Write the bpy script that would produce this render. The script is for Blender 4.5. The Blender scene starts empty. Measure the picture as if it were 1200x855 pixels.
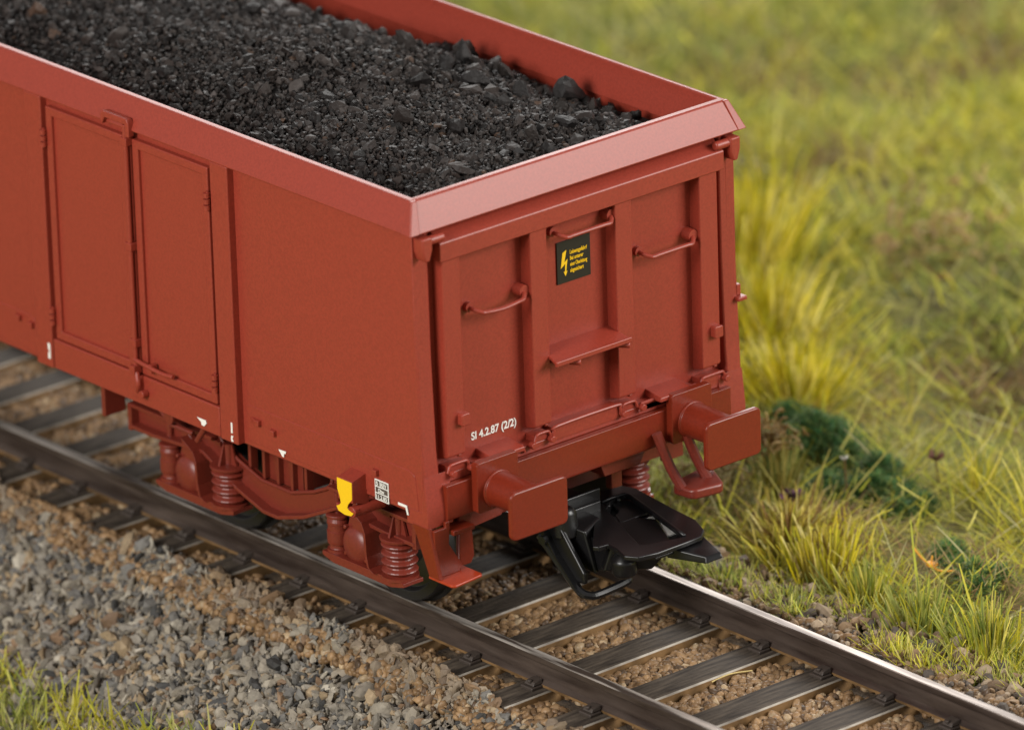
import bpy, bmesh, math, random
import numpy as np
from mathutils import Vector, Matrix
random.seed(7)
RNG = np.random.default_rng(11)
SC = bpy.context.scene
COL = SC.collection

# ---------------------------------------------------------------- camera, world, lights, exposure
cam_d = bpy.data.cameras.new("camera")
cam = bpy.data.objects.new("camera", cam_d)
COL.objects.link(cam)
cam.location = (-34.8704, -40.4139, 22.6188)
cam.rotation_euler = (1.1981, 0.0289, -0.7148)
cam_d.sensor_fit = 'HORIZONTAL'
cam_d.sensor_width = 36.0
cam_d.lens = 36.0 * 10051.5 / 1200.0
cam_d.clip_start = 1.0
cam_d.clip_end = 500.0
cam_d.dof.use_dof = True
cam_d.dof.focus_distance = 57.35
cam_d.dof.aperture_fstop = 0.53
SC.camera = cam

world = bpy.data.worlds.new("World")
SC.world = world
world.use_nodes = True
bg = world.node_tree.nodes["Background"]
bg.inputs[0].default_value = (1.0, 0.985, 0.96, 1)
bg.inputs[1].default_value = 0.36

SC.view_settings.view_transform = 'Standard'
SC.view_settings.look = 'None'
SC.view_settings.gamma = 1.0
SC.view_settings.exposure = 0.0


def area_light(name, loc, target, size, size_y, power, color=(1, 1, 1)):
    l = bpy.data.lights.new(name, 'AREA')
    l.shape = 'RECTANGLE'
    l.size = size
    l.size_y = size_y
    l.energy = power
    l.color = color
    o = bpy.data.objects.new(name, l)
    COL.objects.link(o)
    o.location = loc
    d = Vector(target) - Vector(loc)
    o.rotation_euler = d.to_track_quat('-Z', 'Y').to_euler()
    return o


T = (0.5, 2.0, 1.0)
area_light("key_softbox", (19, -25, 16), T, 19, 15, 13300, (1.0, 0.97, 0.92))       # front right, high
area_light("side_softbox", (-28, -3, 15), T, 13, 10, 9300, (1.0, 0.97, 0.93))         # left of the wagon
area_light("back_softbox", (24, 30, 22), (0.5, 2, 1), 22, 12, 11000, (1.0, 0.98, 0.95))  # behind, gives the top edges their shine

SC.render.engine = 'CYCLES'

# ---------------------------------------------------------------- materials
MATS = {}


def nt(name):
    m = bpy.data.materials.new(name)
    m.use_nodes = True
    MATS[name] = m
    t = m.node_tree
    return m, t, t.nodes["Principled BSDF"]


def noise_bump(t, b, scale, strength, dist=0.01, detail=4):
    tc = t.nodes.new('ShaderNodeTexCoord')
    n = t.nodes.new('ShaderNodeTexNoise')
    n.inputs['Scale'].default_value = scale
    n.inputs['Detail'].default_value = detail
    bu = t.nodes.new('ShaderNodeBump')
    bu.inputs['Strength'].default_value = strength
    bu.inputs['Distance'].default_value = dist
    t.links.new(tc.outputs['Object'], n.inputs['Vector'])
    t.links.new(n.outputs['Fac'], bu.inputs['Height'])
    t.links.new(bu.outputs['Normal'], b.inputs['Normal'])
    return tc, n


def color_noise(t, b, tc, scale, c1, c2, lo=0.35, hi=0.65, detail=6, stretch=None):
    n = t.nodes.new('ShaderNodeTexNoise')
    n.inputs['Scale'].default_value = scale
    n.inputs['Detail'].default_value = detail
    r = t.nodes.new('ShaderNodeValToRGB')
    r.color_ramp.elements[0].position = lo
    r.color_ramp.elements[0].color = (*c1, 1)
    r.color_ramp.elements[1].position = hi
    r.color_ramp.elements[1].color = (*c2, 1)
    if stretch:
        mp = t.nodes.new('ShaderNodeMapping')
        mp.inputs['Scale'].default_value = stretch
        t.links.new(tc.outputs['Object'], mp.inputs['Vector'])
        t.links.new(mp.outputs['Vector'], n.inputs['Vector'])
    else:
        t.links.new(tc.outputs['Object'], n.inputs['Vector'])
    t.links.new(n.outputs['Fac'], r.inputs['Fac'])
    t.links.new(r.outputs['Color'], b.inputs['Base Color'])
    return r


def mk_paint(name, c, rough, bump=0.25, spec=0.45, var=0.10):
    m, t, b = nt(name)
    b.inputs['Roughness'].default_value = rough
    b.inputs['Specular IOR Level'].default_value = spec
    tc, n = noise_bump(t, b, 130, bump * 0.6, 0.0025, 2)
    color_noise(t, b, tc, 60, [x * (1 - var) for x in c], [x * (1 + var) for x in c])
    return m


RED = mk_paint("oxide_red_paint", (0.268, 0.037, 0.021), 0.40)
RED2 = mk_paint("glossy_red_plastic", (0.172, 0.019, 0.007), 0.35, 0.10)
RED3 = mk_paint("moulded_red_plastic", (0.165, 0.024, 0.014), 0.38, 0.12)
BLACK = mk_paint("black_plastic", (0.007, 0.0065, 0.007), 0.33, 0.06)
WHEEL = mk_paint("dark_wheel_metal", (0.022, 0.020, 0.020), 0.33, 0.05)
WHITE = mk_paint("white_print", (0.80, 0.78, 0.74), 0.5, 0.0, var=0.02)
YELLOW = mk_paint("yellow_print", (0.85, 0.52, 0.010), 0.45, 0.0, var=0.02)
SIGNBLK = mk_paint("black_sign_print", (0.012, 0.010, 0.007), 0.45, 0.0, var=0.02)
GREYLBL = mk_paint("grey_label_print", (0.09, 0.07, 0.06), 0.5, 0.0)

def attr_mat(name, rough, bump=0.3, scale=30, mottling=0.5, transl=0.0, spec=0.3):
    m, t, b = nt(name)
    b.inputs['Roughness'].default_value = rough
    b.inputs['Specular IOR Level'].default_value = spec
    tc, n = noise_bump(t, b, scale, bump, 0.01)
    a = t.nodes.new('ShaderNodeAttribute')
    a.attribute_name = 'col'
    mr = t.nodes.new('ShaderNodeMapRange')
    mr.inputs['To Min'].default_value = 1 - mottling
    mr.inputs['To Max'].default_value = 1 + mottling
    t.links.new(n.outputs['Fac'], mr.inputs['Value'])
    mx = t.nodes.new('ShaderNodeVectorMath')
    mx.operation = 'SCALE'
    t.links.new(a.outputs['Color'], mx.inputs[0])
    t.links.new(mr.outputs['Result'], mx.inputs['Scale'])
    t.links.new(mx.outputs[0], b.inputs['Base Color'])
    if transl > 0:
        tr = t.nodes.new('ShaderNodeBsdfTranslucent')
        t.links.new(mx.outputs[0], tr.inputs['Color'])
        ms = t.nodes.new('ShaderNodeMixShader')
        ms.inputs[0].default_value = transl
        out = t.nodes["Material Output"]
        t.links.new(b.outputs[0], ms.inputs[1])
        t.links.new(tr.outputs[0], ms.inputs[2])
        t.links.new(ms.outputs[0], out.inputs['Surface'])
    return m


COAL = attr_mat("coal", 0.58, 0.6, 40, 0.4, 0.0, 0.28)
STONE = attr_mat("stone", 0.62, 0.6, 28, 0.35)
GRAVEL = attr_mat("gravel", 0.45, 0.4, 30, 0.30)
FIBRE = attr_mat("grass_fibre", 0.5, 0.0, 10, 0.15, 0.50)

# ground
m, t, b = nt("ground_earth")
b.inputs['Roughness'].default_value = 0.9
tc, n = noise_bump(t, b, 14, 0.8, 0.06)
color_noise(t, b, tc, 2.2, (0.14, 0.12, 0.045), (0.27, 0.26, 0.07), 0.35, 0.6, 9)
EARTH = m
m, t, b = nt("track_bed")
b.inputs['Roughness'].default_value = 0.85
tc, n = noise_bump(t, b, 20, 0.8, 0.04)
color_noise(t, b, tc, 8, (0.03, 0.022, 0.016), (0.11, 0.075, 0.045), 0.35, 0.65, 8)
BED = m

# sleepers
m, t, b = nt("sleeper_wood")
b.inputs['Roughness'].default_value = 0.75
b.inputs['Specular IOR Level'].default_value = 0.25
tc, n = noise_bump(t, b, 22, 0.6, 0.01)
color_noise(t, b, tc, 10, (0.024, 0.018, 0.014), (0.110, 0.086, 0.064), 0.33, 0.75, 9, (0.35, 3.2, 3.2))
SLEEPER = m
m, t, b = nt("worn_pale_edge")
b.inputs['Roughness'].default_value = 0.6
tc, n = noise_bump(t, b, 12, 0.2)
color_noise(t, b, tc, 5, (0.10, 0.08, 0.06), (0.40, 0.36, 0.30), 0.35, 0.65)
PALE = m
m, t, b = nt("brown_glue_side")
b.inputs['Roughness'].default_value = 0.5
tc, n = noise_bump(t, b, 16, 0.4)
color_noise(t, b, tc, 7, (0.10, 0.055, 0.020), (0.22, 0.125, 0.050), 0.35, 0.65)
TAN = m
m, t, b = nt("rusty_rail")
b.inputs['Roughness'].default_value = 0.42
b.inputs['Specular IOR Level'].default_value = 0.5
tc, n = noise_bump(t, b, 18, 0.25)
color_noise(t, b, tc, 5, (0.024, 0.015, 0.011), (0.080, 0.058, 0.046), 0.35, 0.72, 9, (3, 0.35, 3))
RAIL = m
m, t, b = nt("worn_rail_top")
tc, n = noise_bump(t, b, 18, 0.15)
r = color_noise(t, b, tc, 4, (0.045, 0.033, 0.026), (0.52, 0.47, 0.42), 0.42, 0.60, 9, (5, 0.30, 3))
t.links.new(r.outputs['Color'], b.inputs['Metallic'])
b.inputs['Roughness'].default_value = 0.34
RAILTOP = m
m, t, b = nt("silvery_rail_top")
tc, n = noise_bump(t, b, 18, 0.15)
r = color_noise(t, b, tc, 4, (0.09, 0.065, 0.052), (0.42, 0.36, 0.32), 0.36, 0.62, 9, (5, 0.30, 3))
b.inputs['Metallic'].default_value = 0.45
b.inputs['Roughness'].default_value = 0.45
RAILTOP2 = m
FAST = mk_paint("fastener_plastic", (0.055, 0.042, 0.034), 0.45, 0.5)

# ---------------------------------------------------------------- object helpers
WO = {}      # world origin of every object, by name


def tag(o, label=None, cat=None, group=None, kind=None):
    if label: o['label'] = label
    if cat: o['category'] = cat
    if group: o['group'] = group
    if kind: o['kind'] = kind
    return o


def empty(name, loc, label, cat, group=None):
    o = bpy.data.objects.new(name, None)
    COL.objects.link(o)
    o.location = loc
    o.empty_display_size = 0.2
    WO[o.name] = Vector(loc)
    return tag(o, label, cat, group)


def finish(name, bm, mats, parent=None, bevel=0.0, smooth=False, segs=2):
    """link a bmesh built in world coordinates as one object whose origin is its own centre"""
    bmesh.ops.recalc_face_normals(bm, faces=bm.faces)
    cs = [v.co for v in bm.verts]
    lo = Vector((min(c.x for c in cs), min(c.y for c in cs), min(c.z for c in cs)))
    hi = Vector((max(c.x for c in cs), max(c.y for c in cs), max(c.z for c in cs)))
    c = (lo + hi) / 2
    bmesh.ops.translate(bm, verts=bm.verts, vec=-c)
    me = bpy.data.meshes.new(name)
    bm.to_mesh(me)
    bm.free()
    if not isinstance(mats, (list, tuple)): mats = [mats]
    for mm in mats: me.materials.append(mm)
    o = bpy.data.objects.new(name, me)
    COL.objects.link(o)
    WO[o.name] = c
    if parent is not None:
        o.parent = parent
        o.location = c - WO[parent.name]
    else:
        o.location = c
    if smooth:
        for p in me.polygons: p.use_smooth = True
    if bevel:
        md = o.modifiers.new("bevel", 'BEVEL')
        md.width = bevel
        md.segments = segs
        md.limit_method = 'ANGLE'
        md.angle_limit = math.radians(38)
        md.harden_normals = False
        for p in me.polygons: p.use_smooth = True
        md2 = o.modifiers.new("wn", 'WEIGHTED_NORMAL')
        md2.keep_sharp = True
        me.set_sharp_from_angle(angle=math.radians(50)) if not smooth else None
    return o


def B(): return bmesh.new()


def box(bm, x0, x1, y0, y1, z0, z1, mi=0):
    vs = [bm.verts.new((x, y, z)) for z in (z0, z1) for x, y in ((x0, y0), (x1, y0), (x1, y1), (x0, y1))]
    fs = [(0, 3, 2, 1), (4, 5, 6, 7), (0, 1, 5, 4), (1, 2, 6, 5), (2, 3, 7, 6), (3, 0, 4, 7)]
    for f in fs:
        bm.faces.new([vs[i] for i in f]).material_index = mi
    return vs


def hexa(bm, pts, mi=0):
    """8 corner points, bottom four then top four"""
    vs = [bm.verts.new(p) for p in pts]
    for f in [(0, 3, 2, 1), (4, 5, 6, 7), (0, 1, 5, 4), (1, 2, 6, 5), (2, 3, 7, 6), (3, 0, 4, 7)]:
        bm.faces.new([vs[i] for i in f]).material_index = mi


def prism(bm, pts, axis, a, b_, mi=0, taper=None):
    """polygon pts (2D) extruded along axis from a to b_"""
    def P(p, v):
        if axis == 'x': return (v, p[0], p[1])
        if axis == 'y': return (p[0], v, p[1])
        return (p[0], p[1], v)
    A = [bm.verts.new(P(p, a)) for p in pts]
    C = [bm.verts.new(P(p, b_)) for p in (taper or pts)]
    n = len(pts)
    bm.faces.new(A).material_index = mi
    bm.faces.new(C[::-1]).material_index = mi
    for i in range(n):
        bm.faces.new((A[i], A[(i + 1) % n], C[(i + 1) % n], C[i])).material_index = mi


def ringplate(bm, outer, inner, axis, a, b_):
    """plate with a hole: outer and inner loops have the same number of points"""
    def P(p, v):
        if axis == 'x': return (v, p[0], p[1])
        if axis == 'y': return (p[0], v, p[1])
        return (p[0], p[1], v)
    n = len(outer)
    L = [[bm.verts.new(P(p, v)) for p in lp] for v in (a, b_) for lp in (outer, inner)]
    oa, ia, ob, ib = L
    for i in range(n):
        j = (i + 1) % n
        bm.faces.new((oa[i], oa[j], ia[j], ia[i]))
        bm.faces.new((ob[j], ob[i], ib[i], ib[j]))
        bm.faces.new((oa[j], oa[i], ob[i], ob[j]))
        bm.faces.new((ia[i], ia[j], ib[j], ib[i]))


def lathe(bm, p0, d, prof, n=24):
    """profile of (distance along d, radius) revolved round the axis p0 + t d"""
    d = Vector(d).normalized()
    u = d.orthogonal().normalized()
    w = d.cross(u)
    p0 = Vector(p0)
    rings = []
    for (tt, r) in prof:
        if r < 1e-6:
            rings.append([bm.verts.new(p0 + d * tt)])
        else:
            rings.append([bm.verts.new(p0 + d * tt + (u * math.cos(a) + w * math.sin(a)) * r)
                          for a in (2 * math.pi * k / n for k in range(n))])
    for A, C in zip(rings, rings[1:]):
        if len(A) == 1 and len(C) == 1: continue
        for k in range(n):
            j = (k + 1) % n
            if len(A) == 1: bm.faces.new((A[0], C[j], C[k]))
            elif len(C) == 1: bm.faces.new((A[k], A[j], C[0]))
            else: bm.faces.new((A[k], A[j], C[j], C[k]))
    for R_ in (rings[0], rings[-1]):
        if len(R_) > 1: bm.faces.new(R_)


def cyl(bm, a, b_, r, n=20, r2=None):
    a = Vector(a); b_ = Vector(b_)
    lathe(bm, a, b_ - a, [(0, r), ((b_ - a).length, r if r2 is None else r2)], n)


def tube(bm, pts, r, n=10):
    pts = [Vector(p) for p in pts]
    u = None
    rings = []
    for i, p in enumerate(pts):
        d = (pts[min(i + 1, len(pts) - 1)] - pts[max(i - 1, 0)]).normalized()
        if u is None: u = d.orthogonal().normalized()
        u = (u - d * u.dot(d)).normalized()
        w = d.cross(u)
        rings.append([bm.verts.new(p + (u * math.cos(a) + w * math.sin(a)) * r)
                      for a in (2 * math.pi * k / n for k in range(n))])
    for A, C in zip(rings, rings[1:]):
        for k in range(n):
            bm.faces.new((A[k], A[(k + 1) % n], C[(k + 1) % n], C[k]))
    bm.faces.new(rings[0]); bm.faces.new(rings[-1])


def smooth_path(pts, k=4):
    pts = [Vector(p) for p in pts]
    out = []
    for i in range(len(pts) - 1):
        p0 = pts[max(i - 1, 0)]; p1 = pts[i]; p2 = pts[i + 1]; p3 = pts[min(i + 2, len(pts) - 1)]
        for j in range(k):
            s = j / k
            out.append(0.5 * ((2 * p1) + (p2 - p0) * s + (2 * p0 - 5 * p1 + 4 * p2 - p3) * s * s
                              + (3 * p1 - p0 - 3 * p2 + p3) * s ** 3))
    out.append(pts[-1])
    return out


def rounded_rect(cx, cz, w, h, r, k=4):
    out = []
    for sx, sz, a0 in ((1, 1, 0), (-1, 1, 90), (-1, -1, 180), (1, -1, 270)):
        for i in range(k + 1):
            a = math.radians(a0 + 90 * i / k)
            out.append((cx + sx * (w / 2 - r) + r * math.cos(a), cz + sz * (h / 2 - r) + r * math.sin(a)))
    return out


def text_part(name, s, parent, mat, size, origin, xdir, ydir, label=None, width=None, shear=0):
    """flat lettering as real mesh; origin = left end of the base line"""
    cu = bpy.data.curves.new("t", 'FONT')
    cu.body = s
    cu.size = size
    cu.shear = shear
    cu.extrude = 0.0015
    cu.offset = size * 0.022
    tmp = bpy.data.objects.new("t", cu)
    COL.objects.link(tmp)
    dg = bpy.context.evaluated_depsgraph_get()
    me = bpy.data.meshes.new_from_object(tmp.evaluated_get(dg))
    bpy.data.objects.remove(tmp)
    bpy.data.curves.remove(cu)
    bm = bmesh.new()
    bm.from_mesh(me)
    xs = [v.co.x for v in bm.verts]
    x0, x1 = min(xs), max(xs)
    k = (width / (x1 - x0)) if width else 1
    X = Vector(xdir).normalized(); Y = Vector(ydir).normalized(); Z = X.cross(Y)
    for v in bm.verts:
        c = v.co.copy()
        v.co = Vector(origin) + X * (c.x - x0) * k + Y * c.y + Z * c.z
    return finish(name, bm, mat, parent)


def text_into(bm, s, size, origin, xdir, ydir, width=None, mi=0):
    cu = bpy.data.curves.new("t", 'FONT')
    cu.body = s; cu.size = size; cu.extrude = 0.001; cu.offset = size * 0.015
    tmp = bpy.data.objects.new("t", cu)
    COL.objects.link(tmp)
    dg = bpy.context.evaluated_depsgraph_get()
    me = bpy.data.meshes.new_from_object(tmp.evaluated_get(dg))
    bpy.data.objects.remove(tmp); bpy.data.curves.remove(cu)
    b2 = bmesh.new(); b2.from_mesh(me)
    xs = [v.co.x for v in b2.verts]
    x0, x1 = min(xs), max(xs)
    k = (width / (x1 - x0)) if width else 1
    X = Vector(xdir).normalized(); Y = Vector(ydir).normalized(); Z = X.cross(Y)
    mp = {}
    for v in b2.verts:
        c = v.co
        mp[v] = bm.verts.new(Vector(origin) + X * (c.x - x0) * k + Y * c.y + Z * c.z)
    for f in b2.faces:
        bm.faces.new([mp[v] for v in f.verts]).material_index = mi
    b2.free()


# ---------------------------------------------------------------- value noise (numpy) for the terrain
_G = np.random.default_rng(3).random((64, 64))


def vnoise(x, y, s):
    x = np.asarray(x, float) * s + 100; y = np.asarray(y, float) * s + 100
    xi = np.floor(x).astype(int); yi = np.floor(y).astype(int)
    fx = x - xi; fy = y - yi
    fx = fx * fx * (3 - 2 * fx); fy = fy * fy * (3 - 2 * fy)
    g = lambda a, b_: _G[a % 64, b_ % 64]
    return (g(xi, yi) * (1 - fx) * (1 - fy) + g(xi + 1, yi) * fx * (1 - fy)
            + g(xi, yi + 1) * (1 - fx) * fy + g(xi + 1, yi + 1) * fx * fy)


def sstep(a, b_, x):
    t_ = np.clip((x - a) / (b_ - a), 0, 1)
    return t_ * t_ * (3 - 2 * t_)


def ground_z(x, y):
    x = np.asarray(x, float); y = np.asarray(y, float)
    z = np.full(np.broadcast(x, y).shape, -0.30)
    z = z - np.clip((-x - 1.18) * 0.55, 0, 1.0)
    r = sstep(1.5, 2.8, x)
    z = z + r * ((vnoise(x, y, 0.55) - 0.5) * 0.30 + (vnoise(x, y, 1.7) - 0.5) * 0.12)
    return z


def mesh_np(name, V, F, mats, col=None, smooth=False, fmat=None):
    """V (n,3), F (m,k) uniform polygon size"""
    me = bpy.data.meshes.new(name)
    V = np.asarray(V, np.float32); F = np.asarray(F, np.int32)
    c = (V.min(0) + V.max(0)) / 2
    V = V - c
    k = F.shape[1]
    me.vertices.add(len(V)); me.vertices.foreach_set('co', V.ravel())
    me.loops.add(F.size); me.loops.foreach_set('vertex_index', F.ravel())
    me.polygons.add(len(F))
    me.polygons.foreach_set('loop_start', np.arange(0, F.size, k, dtype=np.int32))
    me.polygons.foreach_set('loop_total', np.full(len(F), k, np.int32))
    me.polygons.foreach_set('use_smooth', np.full(len(F), smooth, bool))
    if fmat is not None: me.polygons.foreach_set('material_index', np.asarray(fmat, np.int32))
    me.update(calc_edges=True)
    if col is not None:
        a = me.color_attributes.new('col', 'FLOAT_COLOR', 'POINT')
        cc = np.ones((len(V), 4), np.float32); cc[:, :3] = col
        a.data.foreach_set('color', cc.ravel())
    if not isinstance(mats, (list, tuple)): mats = [mats]
    for mm in mats: me.materials.append(mm)
    o = bpy.data.objects.new(name, me)
    COL.objects.link(o)
    o.location = Vector([float(q) for q in c])
    WO[o.name] = Vector([float(q) for q in c])
    return o


def grid(name, x0, x1, y0, y1, step, zf, mat, kind='structure'):
    xs = np.arange(x0, x1 + step / 2, step); ys = np.arange(y0, y1 + step / 2, step)
    X, Y = np.meshgrid(xs, ys)
    V = np.stack([X.ravel(), Y.ravel(), zf(X, Y).ravel()], 1)
    nx = len(xs); ny = len(ys)
    i = (np.arange(ny - 1)[:, None] * nx + np.arange(nx - 1)[None]).ravel()
    F = np.stack([i, i + 1, i + nx + 1, i + nx], 1)
    o = mesh_np(name, V, F, mat, smooth=True)
    o['kind'] = kind
    return o


# ================================================================= THE SETTING
grid("ground", -60, 80, -50, 90, 0.5, lambda X, Y: ground_z(X, Y) - 0.04, EARTH)
grid("track_bed", -2.2, 1.75, -9, 16, 0.15, lambda X, Y: ground_z(X, Y) - 0.012 + (vnoise(X, Y, 3) - 0.5) * 0.015, BED)

# ================================================================= RAILS AND SLEEPERS
def rail(x, top, name, label):
    bm = B()
    s = -1 if x < 0 else 1
    cx = x + s * 0.0375
    z0 = -0.205
    prof = [(-0.052, z0), (0.052, z0), (0.052, z0 + 0.018), (0.016, z0 + 0.045), (0.016, -0.062), (0.0375, -0.045),
            (0.0375, -0.006), (0.031, 0.0), (-0.031, 0.0), (-0.0375, -0.006), (-0.0375, -0.045), (-0.016, -0.062),
            (-0.016, z0 + 0.045), (-0.052, z0 + 0.018)]
    prism(bm, [(cx + a, b_) for a, b_ in prof], 'y', -9, 16)
    bm.faces.ensure_lookup_table()
    bmesh.ops.recalc_face_normals(bm, faces=bm.faces)
    for f in bm.faces:
        zs_ = [v.co.z for v in f.verts]
        if min(zs_) > -0.007: f.material_index = 1
        elif max(zs_) < z0 + 0.02 and min(zs_) > z0 - 0.01 and abs(f.normal.x) > 0.9: f.material_index = 2
    o = finish(name, bm, [RAIL, top, TAN])
    tag(o, label, "rail", "the two rails of the track")
    return o


rail(-0.7175, RAILTOP, "rail", "brown weathered rail with a dull streaky top, nearer the grey ballast slope")
rail(0.7175, RAILTOP2, "rail", "rail with the bright silvery worn top beside the grassy bank")


def make_sleeper():
    root = empty("sleeper", (0, 0, -0.36), "x", "sleeper", "wooden sleepers under the rails")
    bm = B()
    L, W = 1.20, 0.125
    zt, zb = -0.210, -0.40
    prof = [(-W, zb), (W, zb), (W, zt), (-W + 0.006, zt), (-W, zt - 0.012), (-W - 0.001, zt - 0.014)]
    prism(bm, prof, 'x', -L, L)
    for f in bm.faces:
        ys = [v.co.y for v in f.verts]; zs_ = [v.co.z for v in f.verts]
        if max(ys) < -W + 0.008 and min(zs_) > zt - 0.013: f.material_index = 1
        elif max(ys) < -W + 0.0015: f.material_index = 2
    finish("beam", bm, [SLEEPER, PALE, TAN], root)
    for s in (-1, 1):
        for q in (-1, 1):
            bm = B()
            cx = s * 0.755 + q * 0.095
            box(bm, cx - 0.050, cx + 0.050, -0.06, 0.06, -0.214, -0.188)
            hexa(bm, [(cx - q * 0.055, -0.05, -0.185), (cx + q * 0.03, -0.05, -0.185), (cx + q * 0.03, 0.05, -0.185), (cx - q * 0.055, 0.05, -0.185),
                      (cx - q * 0.06, -0.04, -0.150), (cx + q * 0.01, -0.04, -0.160), (cx + q * 0.01, 0.04, -0.160), (cx - q * 0.06, 0.04, -0.150)])
            cyl(bm, (cx + q * 0.015, 0, -0.17), (cx + q * 0.015, 0, -0.148), 0.018, 8)
            finish("rail_fastener", bm, FAST, root, bevel=0.006)
    return root


def copy_tree(o, parent=None):
    c = o.copy()
    COL.objects.link(c)
    if parent is not None: c.parent = parent
    WO[c.name] = WO.get(o.name, Vector((0, 0, 0)))
    for ch in list(o.children):
        copy_tree(ch, c)
    return c


SY = [0.687 + 0.125 + 0.6114 * k for k in range(-8, 20)]
sl0 = make_sleeper()
vis_front = [0.687 + 0.125 - 0.6114 * k for k in range(0, 7)]
for i, y in enumerate(SY):
    o = sl0 if i == 0 else copy_tree(sl0)
    o.location = (random.uniform(-0.02, 0.02), y, -0.36)
    o.rotation_euler = (0, 0, random.uniform(-0.006, 0.006))
    k = round((0.812 - y) / 0.6114)
    if k >= 0:
        words = ["first", "second", "third", "fourth", "fifth", "sixth", "seventh", "eighth"][min(k, 7)]
        o['label'] = "dark wooden sleeper, %s one showing clear in front of the black coupler" % words
        if k > 5: o['label'] = "dark wooden sleeper crossing the bottom edge of the picture"
    elif y > 4.4:
        j = int(round((y - 4.48) / 0.6114))
        words = ["first", "second", "third", "fourth", "fifth", "sixth"][min(max(j, 0), 5)]
        o['label'] = "blurred sleeper beyond the bogie at the left, %s one past the far wheel" % words
        if j > 4: o['label'] = "sleeper far along the track beyond the left edge of the picture"
    else:
        j = int(round((y - 0.812) / 0.6114))
        words = ["", "first", "second", "third", "fourth", "fifth", "sixth"][min(max(j, 0), 6)]
        o['label'] = "shaded sleeper lying under the wagon, %s one behind the coupler" % words

# ================================================================= STONES (numpy)
def ico(sub):
    bm = bmesh.new()
    bmesh.ops.create_icosphere(bm, subdivisions=sub, radius=1)
    V = np.array([v.co[:] for v in bm.verts]); F = np.array([[v.index for v in f.verts] for f in bm.faces])
    bm.free()
    return V, F


I1 = ico(1); I2 = ico(2); I3 = ico(3)


def rock_shapes(n, base, planes=9, lo=0.45, hi=0.95, rng=RNG, an=(0.65, 1.25)):
    V, F = base
    out = []
    for _ in range(n):
        r = np.ones(len(V)) * 1.25
        for k in range(planes):
            nn = rng.normal(size=3); nn /= np.linalg.norm(nn)
            d = rng.uniform(lo, hi)
            dt = V @ nn
            q = np.where(dt > 0.05, d / np.maximum(dt, 0.05), 9)
            r = np.minimum(r, q)
        W = V * r[:, None] * (1 + rng.normal(size=len(V))[:, None] * 0.03)
        W *= rng.uniform(an[0], an[1], size=3)
        out.append(W)
    return out


def rand_rot(n, rng=RNG):
    q = rng.normal(size=(n, 4)); q /= np.linalg.norm(q, axis=1)[:, None]
    w, x, y, z = q.T
    return np.stack([np.stack([1 - 2 * (y * y + z * z), 2 * (x * y - z * w), 2 * (x * z + y * w)], 1),
                     np.stack([2 * (x * y + z * w), 1 - 2 * (x * x + z * z), 2 * (y * z - x * w)], 1),
                     np.stack([2 * (x * z - y * w), 2 * (y * z + x * w), 1 - 2 * (x * x + y * y)], 1)], 1)


def scatter_rocks(pos, size, cols, shapes, F, rng=RNG):
    n = len(pos)
    idx = rng.integers(0, len(shapes), n)
    S = np.stack(shapes)[idx]                       # n, v, 3
    Rm = rand_rot(n, rng)
    S = np.einsum('nij,nvj->nvi', Rm, S) * size[:, None, None] + pos[:, None, :]
    nv = S.shape[1]
    FF = (F[None] + (np.arange(n) * nv)[:, None, None]).reshape(-1, F.shape[1])
    C = np.repeat(cols, nv, axis=0)
    return S.reshape(-1, 3), FF, C


def pick(pal, n, rng=RNG, jit=0.12, w=None):
    pal = np.array(pal)
    i = rng.choice(len(pal), n, p=w)
    return pal[i] * (1 + rng.normal(size=(n, 1)) * jit).clip(0.5, 1.6)


def join_sets(sets):
    V = []; F = []; C = []; o = 0
    for v, f, c in sets:
        V.append(v); F.append(f + o); C.append(c); o += len(v)
    return np.concatenate(V), np.concatenate(F), np.concatenate(C)


# crushed grey ballast on the left shoulder
def shoulder():
    n = 52000
    x = RNG.uniform(-3.0, -0.9, n); y = RNG.uniform(-3.0, 9.5, n)
    edge = -1.13 + (vnoise(x, y, 1.3) - 0.5) * 0.30
    keep = x < edge
    # grass takes over at the foot
    keep &= x > -2.75 + (vnoise(y, x, 0.8) - 0.5) * 0.5
    x, y = x[keep], y[keep]
    n = len(x)
    z = ground_z(x, y) + RNG.uniform(-0.03, 0.035, n) + 0.02 + 0.075 * np.exp(-((x + 1.18) / 0.16) ** 2)
    s = RNG.lognormal(math.log(0.027), 0.34, n).clip(0.012, 0.070)
    pal = [(0.215, 0.190, 0.155), (0.27, 0.235, 0.185), (0.14, 0.131, 0.119), (0.30, 0.222, 0.138), (0.205, 0.13, 0.078), (0.38, 0.34, 0.275), (0.05, 0.048, 0.046)]
    c = pick(pal, n, w=[.27, .24, .2, .13, .06, .04, .06])
    # weathered patches, browner near the sleepers
    br = np.clip(1 - (-1.15 - x) / 0.35, 0, 1)[:, None] * (vnoise(x, y, 1.5)[:, None] > 0.45)
    c = c * (1 - 0.6 * br) + np.array([[0.20, 0.125, 0.065]]) * 0.6 * br
    return scatter_rocks(np.stack([x, y, z], 1), s, c, rock_shapes(40, I2, 8, 0.28, 0.85, an=(0.45, 1.7)), I2[1])


V, F, C = shoulder()
o = mesh_np("ballast", V, F, STONE, C)
tag(o, "grey and tan crushed stone ballast on the shoulder left of the track", "ballast", kind="stuff")

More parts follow.
